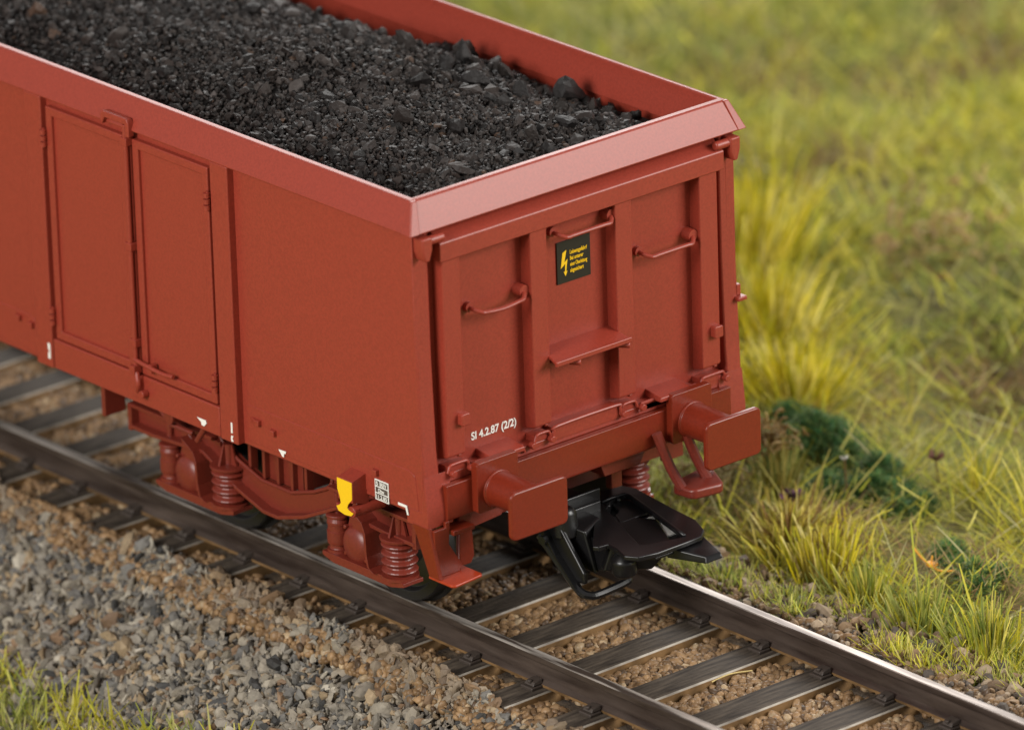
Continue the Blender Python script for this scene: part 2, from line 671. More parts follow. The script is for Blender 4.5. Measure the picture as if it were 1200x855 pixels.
# rounded brown gravel between and beside the sleepers
def gravel():
    n = 52000
    x = RNG.uniform(-1.38, 1.22, n); y = RNG.uniform(-4.6, 8.5, n)
    keep = np.ones(n, bool)
    for sy in SY:
        keep &= (np.abs(y - sy) > 0.142) | (x < -1.10 - 0.12 * vnoise(x, y, 4)) | (x > 1.12)
    for rx in (-0.755, 0.755):
        keep &= np.abs(x - rx) > 0.09
    x, y = x[keep], y[keep]; n = len(x)
    z = ground_z(x, y) + RNG.uniform(-0.004, 0.034, n) + 0.06 * sstep(1.08, 1.2, np.abs(x))
    s = RNG.uniform(0.017, 0.036, n)
    pal = [(0.21, 0.126, 0.062), (0.28, 0.172, 0.086), (0.16, 0.094, 0.046), (0.36, 0.26, 0.155), (0.09, 0.056, 0.033)]
    c = pick(pal, n, w=[.35, .28, .17, .10, .10])
    return scatter_rocks(np.stack([x, y, z], 1), s, c, rock_shapes(16, I2, 6, 0.72, 1.1), I2[1])


V, F, C = gravel()
o = mesh_np("gravel", V, F, GRAVEL, C, smooth=True)
tag(o, "rounded brown gravel glued between the sleepers", "gravel", kind="stuff")

# rubble strip right of the right rail
def rubble():
    n = 9000
    x = 0.88 + RNG.random(n) * 0.75; y = RNG.uniform(-4.5, 9, n)
    z = ground_z(x, y) + RNG.uniform(-0.01, 0.05, n) + 0.05 * sstep(1.0, 1.2, x)
    s = RNG.lognormal(math.log(0.024), 0.5, n).clip(0.010, 0.075)
    pal = [(0.25, 0.165, 0.095), (0.33, 0.25, 0.17), (0.15, 0.10, 0.06), (0.10, 0.08, 0.065)]
    c = pick(pal, n, w=[.38, .27, .2, .15])
    return scatter_rocks(np.stack([x, y, z], 1), s, c, rock_shapes(16, I2), I2[1])


V, F, C = rubble()
o = mesh_np("rubble", V, F, STONE, C)
tag(o, "small brown rubble strip between the right rail and the grass", "rubble", kind="stuff")

shp = rock_shapes(10, I3, 12, 0.45, 0.9)
rock_meshes = []
for k, W in enumerate(shp):
    o = mesh_np("stone", W * 0.1, I3[1], STONE, np.tile(np.array([[[0.27, 0.18, 0.105], [0.34, 0.26, 0.175], [0.17, 0.145, 0.12], [0.30, 0.20, 0.12], [0.13, 0.125, 0.125]][k % 5]]), (len(W), 1)))
    rock_meshes.append(o)
spots = []
yy = 1.25
while yy > -3.6:
    spots.append((random.uniform(0.98, 1.20) , yy, random.uniform(0.45, 1.0)))
    yy -= random.uniform(0.10, 0.19)
spots[1] = (1.36, 0.55, 1.8); spots[2] = (1.40, 0.30, 1.5); spots[3] = (1.26, 0.62, 1.1)
for i, (x, y, s) in enumerate(spots):
    o = rock_meshes[i] if i < len(rock_meshes) else rock_meshes[i % len(rock_meshes)].copy()
    if i >= len(rock_meshes): COL.objects.link(o)
    o.location = (x, y, float(ground_z(x, y)) + 0.045 * s)
    o.scale = (s, s * random.uniform(0.8, 1.2), s * random.uniform(0.55, 0.85))
    o.rotation_euler = (random.uniform(-.3, .3), random.uniform(-.3, .3), random.uniform(0, 6))
    tag(o, "rough tan stone lying between the silvery rail and the grass", "stone", "tan stones edging the right rail")

# ================================================================= THE WAGON
WX = (0.0, 6.4, 0.0)
wagon = empty("freight_wagon", WX, "oxide red open freight wagon loaded with coal, standing on the track", "wagon")
YE = 12.8          # far end of the body
HP = 1.42          # side panel plane
HO = 1.478         # post plane

def part(name, bm, mat, parent=wagon, bevel=0.006, label=None, **k):
    o = finish(name, bm, mat, parent, bevel=bevel, **k)
    if label: o['label'] = label
    return o


posts = [(1.836, 2.02), (3.86, 4.04)]
pitch = 3.84       # the pattern repeats along the side
posts_all = [(1.836, 2.02), (3.86, 4.04), (5.70, 5.86), (7.00, 7.16), (8.76, 8.94), (10.78, 10.964)]
doors = [(2.03, 3.85), (8.95, 10.77)]

for s in (-1, 1):
    def bx(bm, xa, xb, *r):
        a, b_ = sorted((s * xa, s * xb))
        box(bm, a, b_, *r)
    # wall sheet, its front edge leans forward towards the foot
    bm = B()
    a, b_ = sorted((s * 1.34, s * HP))
    prism(bm, [(-0.006, 3.09), (-0.008, 2.1), (-0.035, 1.35), (-0.035, 1.066), (YE, 1.066), (YE, 3.09)], 'x', a, b_)
    wall = part("side_wall", bm, RED, bevel=0.005)
    # folded bottom sill line and rails
    for (ya, yb) in ((-0.02, 1.80), (4.06, 5.68), (5.88, 6.98), (7.18, 8.74), (10.98, YE)):
        bm = B()
        a, b_ = sorted((s * (HP - 0.01), s * (HP + 0.005)))
        prism(bm, [(ya + 0.03, 1.10), (yb, 1.10), (yb, 1.352), (yb - 0.02, 1.366), (ya + 0.12, 1.366), (ya + 0.06, 1.34)], 'x', a, b_)
        part("bottom_sill", bm, RED, wall, bevel=0.004)
    for (pa, pb) in posts_all:
        bm = B()
        bx(bm, HP - 0.03, HO, pa, pb, 1.064, 3.062)
        part("post", bm, RED, wall, bevel=0.008)
    # doors: two leaves each with a raised rim, hinges, a locking bar
    for (da, db) in doors:
        mid = (da + db) / 2 - 0.03
        bm = B()
        bx(bm, HP - 0.02, HO - 0.004, da, db, 1.068, 1.285)      # threshold below the leaves
        part("door_sill", bm, RED, wall, bevel=0.008)
        for (la, lb) in ((da + 0.030, mid - 0.040), (mid + 0.040, db - 0.030)):
            bm = B()
            za, zb = 1.296, 3.00
            fr = 0.062
            a, b_ = sorted((s * (HP + 0.004), s * (HO - 0.012)))
            ringplate(bm, [(la, za), (lb, za), (lb, zb), (la, zb)],
                      [(la + fr, za + fr), (lb - fr, za + fr), (lb - fr, zb - fr), (la + fr, zb - fr)], 'x', a, b_)
            a, b_ = sorted((s * (HP - 0.01), s * (HO - 0.036)))
            box(bm, a, b_, la + fr - 0.005, lb - fr + 0.005, za + fr - 0.005, zb - fr + 0.005)
            door = part("door", bm, RED, wagon, bevel=0.007)
            hy = la - 0.010 if abs(la - da) < 0.05 else lb + 0.010
            for hz in (1.46, 2.77):
                bm = B()
                for q in (-1, 0, 1):
                    cyl(bm, (s * (HO + 0.008), hy, hz + q * 0.044 - 0.016), (s * (HO + 0.008), hy, hz + q * 0.044 + 0.016), 0.024, 12)
                cyl(bm, (s * HO, hy, hz - 0.07), (s * HO, hy, hz + 0.07), 0.010, 8)
                part("hinge", bm, RED, door, bevel=0)
        # locking bar
        bm = B()
        bmid = mid
        tube(bm, [(s * (HO + 0.008), bmid, 3.10), (s * (HO + 0.008), bmid, 1.30)], 0.020, 12)
        for hz in (1.52, 2.22, 2.98):
            box(bm, *sorted((s * (HO - 0.03), s * (HO + 0.032))), bmid - 0.034, bmid + 0.034, hz - 0.028, hz + 0.028)
        bar = part("locking_bar", bm, RED, wagon, bevel=0.004)
        bm = B()
        box(bm, *sorted((s * (HO - 0.02), s * (HO + 0.05))), bmid - 0.03, bmid + 0.03, 1.30, 1.36)
        tube(bm, smooth_path([(s * (HO + 0.02), bmid, 1.40), (s * (HO + 0.03), bmid - 0.12, 1.395), (s * (HO + 0.02), bmid - 0.30, 1.375), (s * (HO + 0.02), bmid - 0.42, 1.385)]), 0.017, 8)
        box(bm, *sorted((s * (HO - 0.02), s * (HO + 0.035))), bmid - 0.20, bmid - 0.16, 1.35, 1.41)
        part("door_handle", bm, RED, bar, bevel=0.003)
        bm = B()
        tube(bm, smooth_path([(s * (HO + 0.02), bmid - 0.02, 1.31), (s * (HO + 0.035), bmid - 0.05, 1.24), (s * (HO + 0.02), bmid - 0.02, 1.17)]), 0.022, 8)
        cyl(bm, (s * HO, bmid - 0.09, 1.17), (s * (HO + 0.05), bmid - 0.09, 1.17), 0.028, 12)
        box(bm, *sorted((s * (HO - 0.01), s * (HO + 0.02))), bmid - 0.06, bmid + 0.05, 1.13, 1.29)
        part("door_latch", bm, RED, bar, bevel=0.003)
    # small lugs on the sill
    for (ly, lz, w) in ((1.66, 1.268, 0.12), (1.50, 1.240, 0.05), (0.43, 1.262, 0.045), (4.28, 1.32, 0.05), (4.14, 1.30, 0.05)):
        bm = B()
        xa, xb = s * (HP - 0.004), s * (HP + 0.035)
        hexa(bm, [(xa, ly - 0.02, lz - 0.022), (xb, ly - 0.02, lz - 0.022), (xb, ly + 0.02, lz - 0.022), (xa, ly + w, lz - 0.022),
                  (xa, ly - 0.02, lz + 0.022), (xb, ly - 0.02, lz + 0.018), (xb, ly + 0.02, lz + 0.018), (xa, ly + w, lz + 0.022)])
        part("lug", bm, RED, wall, bevel=0.004)
    # corner foot of the side
    bm = B()
    a, b_ = sorted((s * 1.20, s * (HP + 0.002)))
    prism(bm, [(-0.075, 0.985), (0.14, 0.985), (0.14, 1.10), (-0.02, 1.10), (-0.045, 1.35), (-0.075, 1.10)], 'x', a, b_)
    part("corner_foot", bm, RED, wall, bevel=0.005)
    # rub strip near the corner: thin raised strip down the end of the side
    bm = B()
    a, b_ = sorted((s * (HP - 0.01), s * (HP + 0.010)))
    prism(bm, [(-0.012, 2.53), (0.03, 2.56), (0.06, 2.50), (0.05, 1.40), (-0.037, 1.385), (-0.012, 2.1)], 'x', a, b_)
    bm.free()

# top rim: one sweep round the four sides, mitred corners
def rim_profile():
    # (outward offset from ridge, z)
    return [(0.004, 3.264), (-0.004, 3.270), (-0.034, 3.276), (-0.044, 3.268), (-0.050, 3.18), (-0.085, 3.02), (-0.060, 3.02), (0.012, 3.060), (0.084, 3.058), (0.094, 3.066), (0.012, 3.256)]


def rim():
    bm = B()
    pr = rim_profile()
    cs = [(-1.385, 0.025, -1, -1), (1.385, 0.025, 1, -1), (1.385, YE - 0.025, 1, 1), (-1.385, YE - 0.025, -1, 1)]
    rings = [[bm.verts.new((cx + sx * o_, cy + sy * o_, z)) for o_, z in pr] for cx, cy, sx, sy in cs]
    n = len(pr)
    for i in range(4):
        A, C_ = rings[i], rings[(i + 1) % 4]
        for k in range(n):
            bm.faces.new((A[k], A[(k + 1) % n], C_[(k + 1) % n], C_[k]))
    return bm


top = part("top_rim", rim(), RED, bevel=0.005)
# welded cap plates over the mitres of the rim
for s in (-1, 1):
    bm = B()
    z0, z1 = 3.064, 3.268
    def q(o_, sx): return 1.385 * sx + sx * o_
    xo, xi = s * (1.385 + 0.0995), s * (1.385 + 0.0995 - (0.075 if s > 0 else 0.085))
    yo = 0.025 - 0.0995
    xt, xit = s * (1.385 + 0.012), s * (1.385 + 0.012 - 0.045)
    yt = 0.025 - 0.012 - 0.006
    hexa(bm, [(xi, yo, z0), (xo, yo, z0), (xo, yo + 0.10, z0), (xi, yo + 0.10, z0),
              (xit, yt, z1), (xt, yt, z1), (xt, yt + 0.03, z1), (xit, yt + 0.03, z1)])
    part("rim_corner_cap", bm, RED, top, bevel=0.006)
# notch tab over the door locking bar in the side rim
for s in (-1, 1):
    for (da, db) in doors:
        mid = (da + db) / 2 - 0.03
        bm = B()
        xa, xb = s * 1.455, s * 1.525
        prism(bm, [(mid - 0.06, 3.02), (mid - 0.02, 3.02), (mid - 0.02, 3.105), (mid + 0.20, 3.105), (mid + 0.23, 3.05), (mid + 0.25, 3.12), (mid + 0.22, 3.15), (mid - 0.04, 3.15), (mid - 0.06, 3.12)], 'x', *sorted((xa, s * 1.505)))
        part("rim_hook", bm, RED, top, bevel=0.006)

# inner lining
bm = B()
box(bm, 1.325, 1.338, 0.06, YE - 0.06, 1.2, 3.03)
box(bm, -1.338, -1.325, 0.06, YE - 0.06, 1.2, 3.03)
box(bm, -1.295, 1.295, 0.06, 0.11, 1.2, 3.03)
box(bm, -1.295, 1.295, YE - 0.11, YE - 0.06, 1.2, 3.03)
part("inner_wall", bm, RED, bevel=0)
bm = B()
box(bm, -1.30, 1.30, 0.12, YE - 0.06, 1.10, 1.20)
box(bm, -0.22, -0.12, 0.2, YE - 0.2, 0.86, 1.10)
box(bm, 0.12, 0.22, 0.2, YE - 0.2, 0.86, 1.10)
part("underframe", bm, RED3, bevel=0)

# end wall (near end, then a plain copy at the far end)
bm = B()
box(bm, -1.30, 1.30, 0.04, 0.085, 1.262, 3.09)
endw = part("end_wall", bm, RED, bevel=0.004)
bm = B(); box(bm, -1.42, 1.42, YE - 0.08, YE - 0.002, 1.0, 3.09); part("end_wall", bm, RED, bevel=0.004)
for s in (-1, 1):
    # corner post, deeper towards the foot
    bm = B()
    xs = sorted((s * 1.415, s * 1.285))
    prism(bm, [(0.10, 3.08), (-0.004, 3.08), (-0.008, 2.2), (-0.030, 1.5), (-0.068, 1.12), (-0.072, 0.985), (0.10, 0.985)], 'x', xs[0], xs[1])
    part("corner_post", bm, RED, endw, bevel=0.012)
    # top corner clasp
    bm = B()
    cx = s * 1.36
    prism(bm, [(cx - 0.045, 3.035), (cx + 0.040, 3.035), (cx + 0.040, 2.95), (cx + 0.015, 2.87), (cx - 0.020, 2.87), (cx - 0.045, 2.94)], 'y', -0.10, 0.0)
    cyl(bm, (s * 1.33, -0.06, 3.0), (s * 1.20, -0.06, 3.0), 0.032, 12)
    part("corner_clasp", bm, RED, endw, bevel=0.010)
    # side hook lower down
    bm = B()
    box(bm, *sorted((s * 1.39, s * 1.47)), -0.06, 0.03, 1.83, 1.86)
    box(bm, *sorted((s * 1.41, s * 1.45)), -0.02, 0.03, 1.86, 1.94)
    if s > 0: part("tarpaulin_hook", bm, RED, endw, bevel=0.006)
    else: bm.free()
for (xa, xb) in ((-1.215, -1.065), (-0.452, -0.305), (0.300, 0.447), (1.055, 1.215)):
    bm = B()
    prism(bm, [(0.045, 1.405), (-0.052, 1.432), (-0.060, 1.45), (-0.060, 2.84), (0.045, 2.84)], 'x', xa, xb)
    box(bm, xb - 0.05, xb - 0.02, -0.05, 0.04, 1.415, 1.436)
    part("stake", bm, RED, endw, bevel=0.006)
bm = B()
hexa(bm, [(-1.235, -0.072, 2.822), (1.275, -0.072, 2.822), (1.275, 0.045, 2.822), (-1.235, 0.045, 2.822),
          (-1.235, -0.072, 2.955), (1.275, -0.072, 2.955), (1.275, 0.045, 3.03), (-1.235, 0.045, 3.03)])
part("end_beam", bm, RED, endw, bevel=0.007)
for kx in (-1.085, 1.17):
    bm = B(); prism(bm, rounded_rect(kx, 1.688, 0.075, 0.085, 0.012, 2), 'y', -0.105, -0.05)
    part("knob", bm, RED, endw, bevel=0.006)


def handrail(x0, x1, z, sag):
    bm = B()
    n = 9
    pts = [(x0, 0.03, z + 0.012), (x0 + 0.005, -0.035, z + 0.006)]
    for i in range(n):
        u_ = i / (n - 1)
        pts.append((x0 + 0.045 + (x1 - x0 - 0.09) * u_, -0.075, z - sag * math.sin(math.pi * u_) - 0.012))
    pts += [(x1 - 0.005, -0.035, z + 0.010), (x1, 0.03, z + 0.02)]
    tube(bm, smooth_path(pts, 3), 0.0155, 10)
    cyl(bm, (x0, 0.04, z + 0.015), (x0, 0.005, z + 0.015), 0.036, 16)
    cyl(bm, (x1, 0.04, z + 0.022), (x1, -0.035, z + 0.022), 0.046, 16, 0.040)
    part("handrail", bm, RED, endw, bevel=0, smooth=False)
    return


handrail(-0.93, -0.49, 2.395, 0.018)
handrail(-0.185, 0.292, 2.725, 0.0)
handrail(0.565, 1.015, 2.385, 0.0)
# shade-smooth all handrails
# folding step between the middle stakes
bm = B()
hexa(bm, [(-0.33, -0.155, 1.868), (0.33, -0.155, 1.868), (0.30, 0.045, 1.915), (-0.30, 0.045, 1.915),
          (-0.33, -0.155, 1.892), (0.33, -0.155, 1.892), (0.30, 0.045, 1.940), (-0.30, 0.045, 1.940)])
box(bm, -0.335, 0.335, -0.165, -0.140, 1.862, 1.900)
for xx in (-0.17, 0.27):
    cyl(bm, (xx, -0.10, 1.845), (xx + 0.05, -0.16, 1.845), 0.022, 10)
for xx in (-0.26, 0.10):
    prism(bm, [(0.045, 1.775), (0.045, 1.91), (-0.12, 1.875), (-0.12, 1.86), (0.0, 1.835)], 'x', xx - 0.012, xx + 0.012)
part("end_step", bm, RED, endw, bevel=0.006)

# folded hinge ledges above the headstock
for s in (-1, 1):
    bm = B()
    xa, xb = (-0.90, -0.60) if s < 0 else (0.61, 0.905)
    hexa(bm, [(xa, -0.125, 1.335), (xb, -0.125, 1.335), (xb, 0.05, 1.335), (xa, 0.05, 1.335),
              (xa + 0.005, -0.125, 1.368), (xb - 0.005, -0.125, 1.368), (xb - 0.005, 0.045, 1.392), (xa + 0.005, 0.045, 1.392)])
    part("hinge_ledge", bm, RED, endw, bevel=0.006)
for (xa, xb, z) in ((-1.22, -1.03, 1.372), (-1.00, -0.55, 1.335), (-0.46, -0.31, 1.375), (0.31, 0.46, 1.375), (0.48, 1.00, 1.335), (1.03, 1.26, 1.365)):
    bm = B()
    tube(bm, smooth_path([(xa, -0.055, z - 0.045), (xa + 0.02, -0.055, z), (xa + 0.05, -0.055, z + 0.008), (xb - 0.05, -0.055, z + 0.008), (xb - 0.02, -0.055, z), (xb, -0.055, z - 0.045)], 3), 0.012, 8)
    box(bm, xa + 0.01, xb - 0.01, -0.045, 0.045, z - 0.05, z)
    part("flap_hinge", bm, RED, endw, bevel=0.003)
bm = B()
tube(bm, smooth_path([(-0.30, -0.065, 1.325), (-0.295, -0.065, 1.375), (-0.255, -0.065, 1.400), (0.255, -0.065, 1.400), (0.295, -0.065, 1.375), (0.30, -0.065, 1.325)], 4), 0.012, 8)
box(bm, -0.295, 0.295, -0.055, 0.045, 1.30, 1.392)
part("hinge_rod", bm, RED, endw, bevel=0.004)
bm = B()
box(bm, -1.285, 1.30, -0.045, 0.05, 1.262, 1.325)
part("end_ledge", bm, RED, endw, bevel=0.006)
for kx in (-1.19, -1.03, -0.49, -0.32, 0.32, 0.49, 1.02, 1.25):
    bm = B()
    cyl(bm, (kx, -0.05, 1.325), (kx, -0.095, 1.325), 0.024, 10)
    part("bolt", bm, RED, endw, bevel=0.004)

# headstock
bm = B()
prism(bm, [(-0.092, 1.262), (-0.096, 1.258), (-0.096, 1.15), (-0.0985, 1.146), (-0.0985, 1.035), (-0.09, 1.012), (0.16, 1.012), (0.16, 1.262)], 'x', -1.268, 1.268)
heads = part("headstock", bm, RED2, bevel=0.005)
bm = B(); box(bm, -1.268, 1.268, YE - 0.1, YE + 0.1, 1.0, 1.262); part("headstock", bm, RED2, bevel=0.005)

# buffers
def make_buffer(cx, y0=-0.10, sgn=-1):
    bm = B()
    prism(bm, rounded_rect(cx - 0.0, 1.195, 0.36, 0.355, 0.02, 3), 'y', y0 + 0.004, y0 + sgn * 0.055)
    lathe(bm, (cx, y0 + sgn * 0.05, 1.155), (0, sgn, 0), [(0, 0.130), (0.010, 0.133), (0.020, 0.130), (0.022, 0.123), (0.39, 0.118), (0.392, 0.10)], 36)
    b0 = part("buffer", bm, RED2, bevel=0.004)
    bm = B()
    rr = rounded_rect(cx, 1.128, 0.495, 0.340, 0.045, 5)
    rr2 = rounded_rect(cx, 1.128, 0.455, 0.300, 0.04, 5)
    prism(bm, rr, 'y', y0 + sgn * 0.435, y0 + sgn * 0.475)
    h = finish("buffer_head", bm, RED2, b0, bevel=0.010)
    return b0


make_buffer(-0.872); make_buffer(0.862)
make_buffer(-0.872, YE + 0.1, 1); make_buffer(0.862, YE + 0.1, 1)

# front left hanging footstep: L-shaped bracket with an orange red tread plate
bm = B()
hexa(bm, [(-1.400, -0.145, 0.640), (-1.370, -0.155, 0.640), (-1.370, -0.045, 0.640), (-1.400, -0.045, 0.640),
          (-1.425, -0.085, 1.0), (-1.395, -0.085, 1.0), (-1.395, 0.085, 1.0), (-1.425, 0.085, 1.0)])
prism(bm, [(-1.40, 0.982), (-1.30, 0.982), (-1.30, 1.02), (-1.262, 1.02), (-1.275, 0.86), (-1.17, 0.690), (-1.19, 0.640), (-1.40, 0.640)], 'y', -0.112, -0.085)
prism(bm, [(-1.255, 0.95), (-1.07, 0.95), (-1.07, 0.915), (-1.255, 0.915)], 'y', -0.14, 0.10)
prism(bm, [(-1.12, 1.0), (-1.02, 1.0), (-1.00, 0.68), (-1.03, 0.63), (-1.13, 0.63)], 'y', -0.04, -0.01)
tube(bm, [(-1.13, -0.03, 0.86), (-1.19, -0.09, 0.66)], 0.014, 8)
fs = part("footstep", bm, RED2, bevel=0.006, label="left footstep hanging below the corner with a flat orange red tread")
bm = B()
prism(bm, [(-1.395, -0.03), (-1.395, -0.265), (-1.375, -0.285), (-1.125, -0.26), (-1.11, -0.24), (-1.11, -0.02)], 'z', 0.622, 0.642)
TREAD = mk_paint("bright_red_plastic", (0.34, 0.036, 0.010), 0.28, 0.04)
part("tread", bm, TREAD, fs, bevel=0.006)
# right footstep: two legs with a thick block tread
bm = B()
for dx in (0.0, 0.235):
    pts = smooth_path([(0.560 + dx, -0.13, 1.13), (0.610 + dx, -0.20, 0.90), (0.655 + dx, -0.27, 0.745)], 3)
    tube(bm, pts, 0.036, 8)
f2 = part("footstep", bm, RED3, bevel=0.0, label="right footstep on two slanting legs with a thick rounded tread")
bm = B()
rr = [(0.625, -0.215), (0.64, -0.36), (0.67, -0.395), (0.86, -0.43), (0.905, -0.41), (1.01, -0.20), (1.0, -0.15), (0.90, -0.12), (0.70, -0.16)]
prism(bm, rr, 'z', 0.690, 0.765)
part("tread", bm, RED3, f2, bevel=0.020, segs=3)

# lettering and signs
text_part("lettering", "SI 4.2.87 (2/2)", wagon, WHITE, 0.076, (-0.930, 0.0375, 1.458), (1, 0, 0), (0, 0, 1), width=0.395)
bm = B()
box(bm, -0.142, 0.152, 0.030, 0.0395, 2.345, 2.640)
sign = part("warning_sign", bm, SIGNBLK, wagon, bevel=0, label="black warning sign with yellow lightning arrow and four lines of text")
bm = B()
bolt = [(-0.095, 2.560), (-0.060, 2.575), (-0.080, 2.490), (-0.052, 2.510), (-0.066, 2.425), (-0.055, 2.427), (-0.072, 2.392), (-0.088, 2.425), (-0.077, 2.425), (-0.073, 2.480), (-0.113, 2.452)]
prism(bm, bolt, 'y', 0.0275, 0.0305)
part("lightning_arrow", bm, YELLOW, sign, bevel=0)
bm = B()
for k, (sx, w) in enumerate((("Lebensgefahr!", 0.150), ("Bei unterer", 0.118), ("einer Oberleitung", 0.150), ("abgesichert", 0.118))):
    text_into(bm, sx, 0.040, (-0.030, 0.028, 2.538 - k * 0.043), (1, 0, 0), (0, 0, 1), width=w)
part("sign_text", bm, YELLOW, sign, bevel=0)

# revision label on the left side: white outline, three rows
lx = -HP - 0.0095
bm = B()
box(bm, lx - 0.003, lx + 0.002, 0.310, 0.450, 1.066, 1.212)
lab = part("revision_label", bm, WHITE, wagon, bevel=0, label="small white lined label with three rows of figures")
bm = B()
for (ya, yb, za, zb) in ((0.318, 0.392, 1.166, 1.204), (0.400, 0.442, 1.166, 1.204), (0.318, 0.442, 1.120, 1.158), (0.318, 0.442, 1.074, 1.112)):
    box(bm, lx - 0.0045, lx - 0.0028, ya, yb, za, zb)
part("label_field", bm, GREYLBL, lab, bevel=0)
bm = B()
text_into(bm, "5", 0.040, (lx - 0.006, 0.434, 1.171), (0, -1, 0), (0, 0, 1), width=0.020)
text_into(bm, "REV", 0.040, (lx - 0.006, 0.386, 1.171), (0, -1, 0), (0, 0, 1), width=0.060)
text_into(bm, "Dbw", 0.038, (lx - 0.006, 0.412, 1.125), (0, -1, 0), (0, 0, 1), width=0.062)
text_into(bm, "11.2.85", 0.038, (lx - 0.006, 0.434, 1.079), (0, -1, 0), (0, 0, 1), width=0.108)
part("label_text", bm, WHITE, lab, bevel=0)

def mark(pts, x=lx, name="white_mark"):
    bm = B()
    prism(bm, pts, 'x', x - 0.003, x + 0.001)
    part(name, bm, WHITE, wagon, bevel=0)


mark([(0.215, 1.110), (0.125, 1.110), (0.110, 1.045), (0.125, 1.045), (0.140, 1.092), (0.215, 1.092)])
mark([(1.460, 1.132), (1.380, 1.136), (1.386, 1.118), (1.402, 1.116), (1.404, 1.090), (1.422, 1.090), (1.440, 1.112)])
hx = -HO - 0.0012
mark([(2.268, 1.152), (2.175, 1.152), (2.168, 1.130), (2.195, 1.104), (2.222, 1.108), (2.226, 1.128)], hx)
mark([(1.902, 1.215), (1.886, 1.215), (1.886, 1.140), (1.902, 1.140)], hx)
mark([(1.902, 1.120), (1.880, 1.120), (1.892, 1.098), (1.880, 1.080), (1.902, 1.078), (1.906, 1.098)], hx)
mark([(3.905, 1.245), (3.88, 1.240), (3.88, 1.130), (3.905, 1.130), (3.905, 1.165), (3.890, 1.185), (3.905, 1.205)], hx)

# yellow faced jacking bracket
for s in (-1, 1):
    bm = B()
    xo, xi = s * 1.545, s * 1.40
    ya, yb = 0.552, 0.706
    hexa(bm, [(xo, ya, 1.03), (xi, ya, 0.99), (xi, yb, 0.99), (xo, yb, 1.03),
              (xo, ya, 1.185), (xi, ya, 1.225), (xi, yb, 1.225), (xo, yb, 1.185)])
    cyl(bm, (s * 1.54, 0.575, 0.962), (s * 1.28, 0.555, 0.972), 0.040, 14)
    hk = [(0.706, 1.10), (0.684, 1.05), (0.674, 1.007), (0.692, 0.985), (0.73, 0.991), (0.727, 0.963), (0.703, 0.941), (0.637, 0.928), (0.571, 0.936), (0.528, 0.964), (0.535, 0.99), (0.594, 0.973), (0.609, 0.986), (0.6, 1.012), (0.556, 1.059), (0.556, 1.10)]
    prism(bm, hk, 'x', *sorted((s * 1.543, s * 1.50)))
    br = part("rope_bracket", bm, RED, wagon, bevel=0.005)
    bm = B()
    yl = [(0.706, 1.180), (0.706, 1.10), (0.684, 1.05), (0.674, 1.007), (0.692, 0.985), (0.722, 0.972), (0.703, 0.943), (0.637, 0.930), (0.571, 0.938), (0.545, 0.962), (0.594, 0.973), (0.609, 0.986), (0.6, 1.012), (0.556, 1.059), (0.554, 1.180)]
    prism(bm, yl, 'x', *sorted((s * 1.5475, s * 1.544)))
    part("yellow_face", bm, YELLOW, br, bevel=0, label="yellow painted outer face of the bracket")

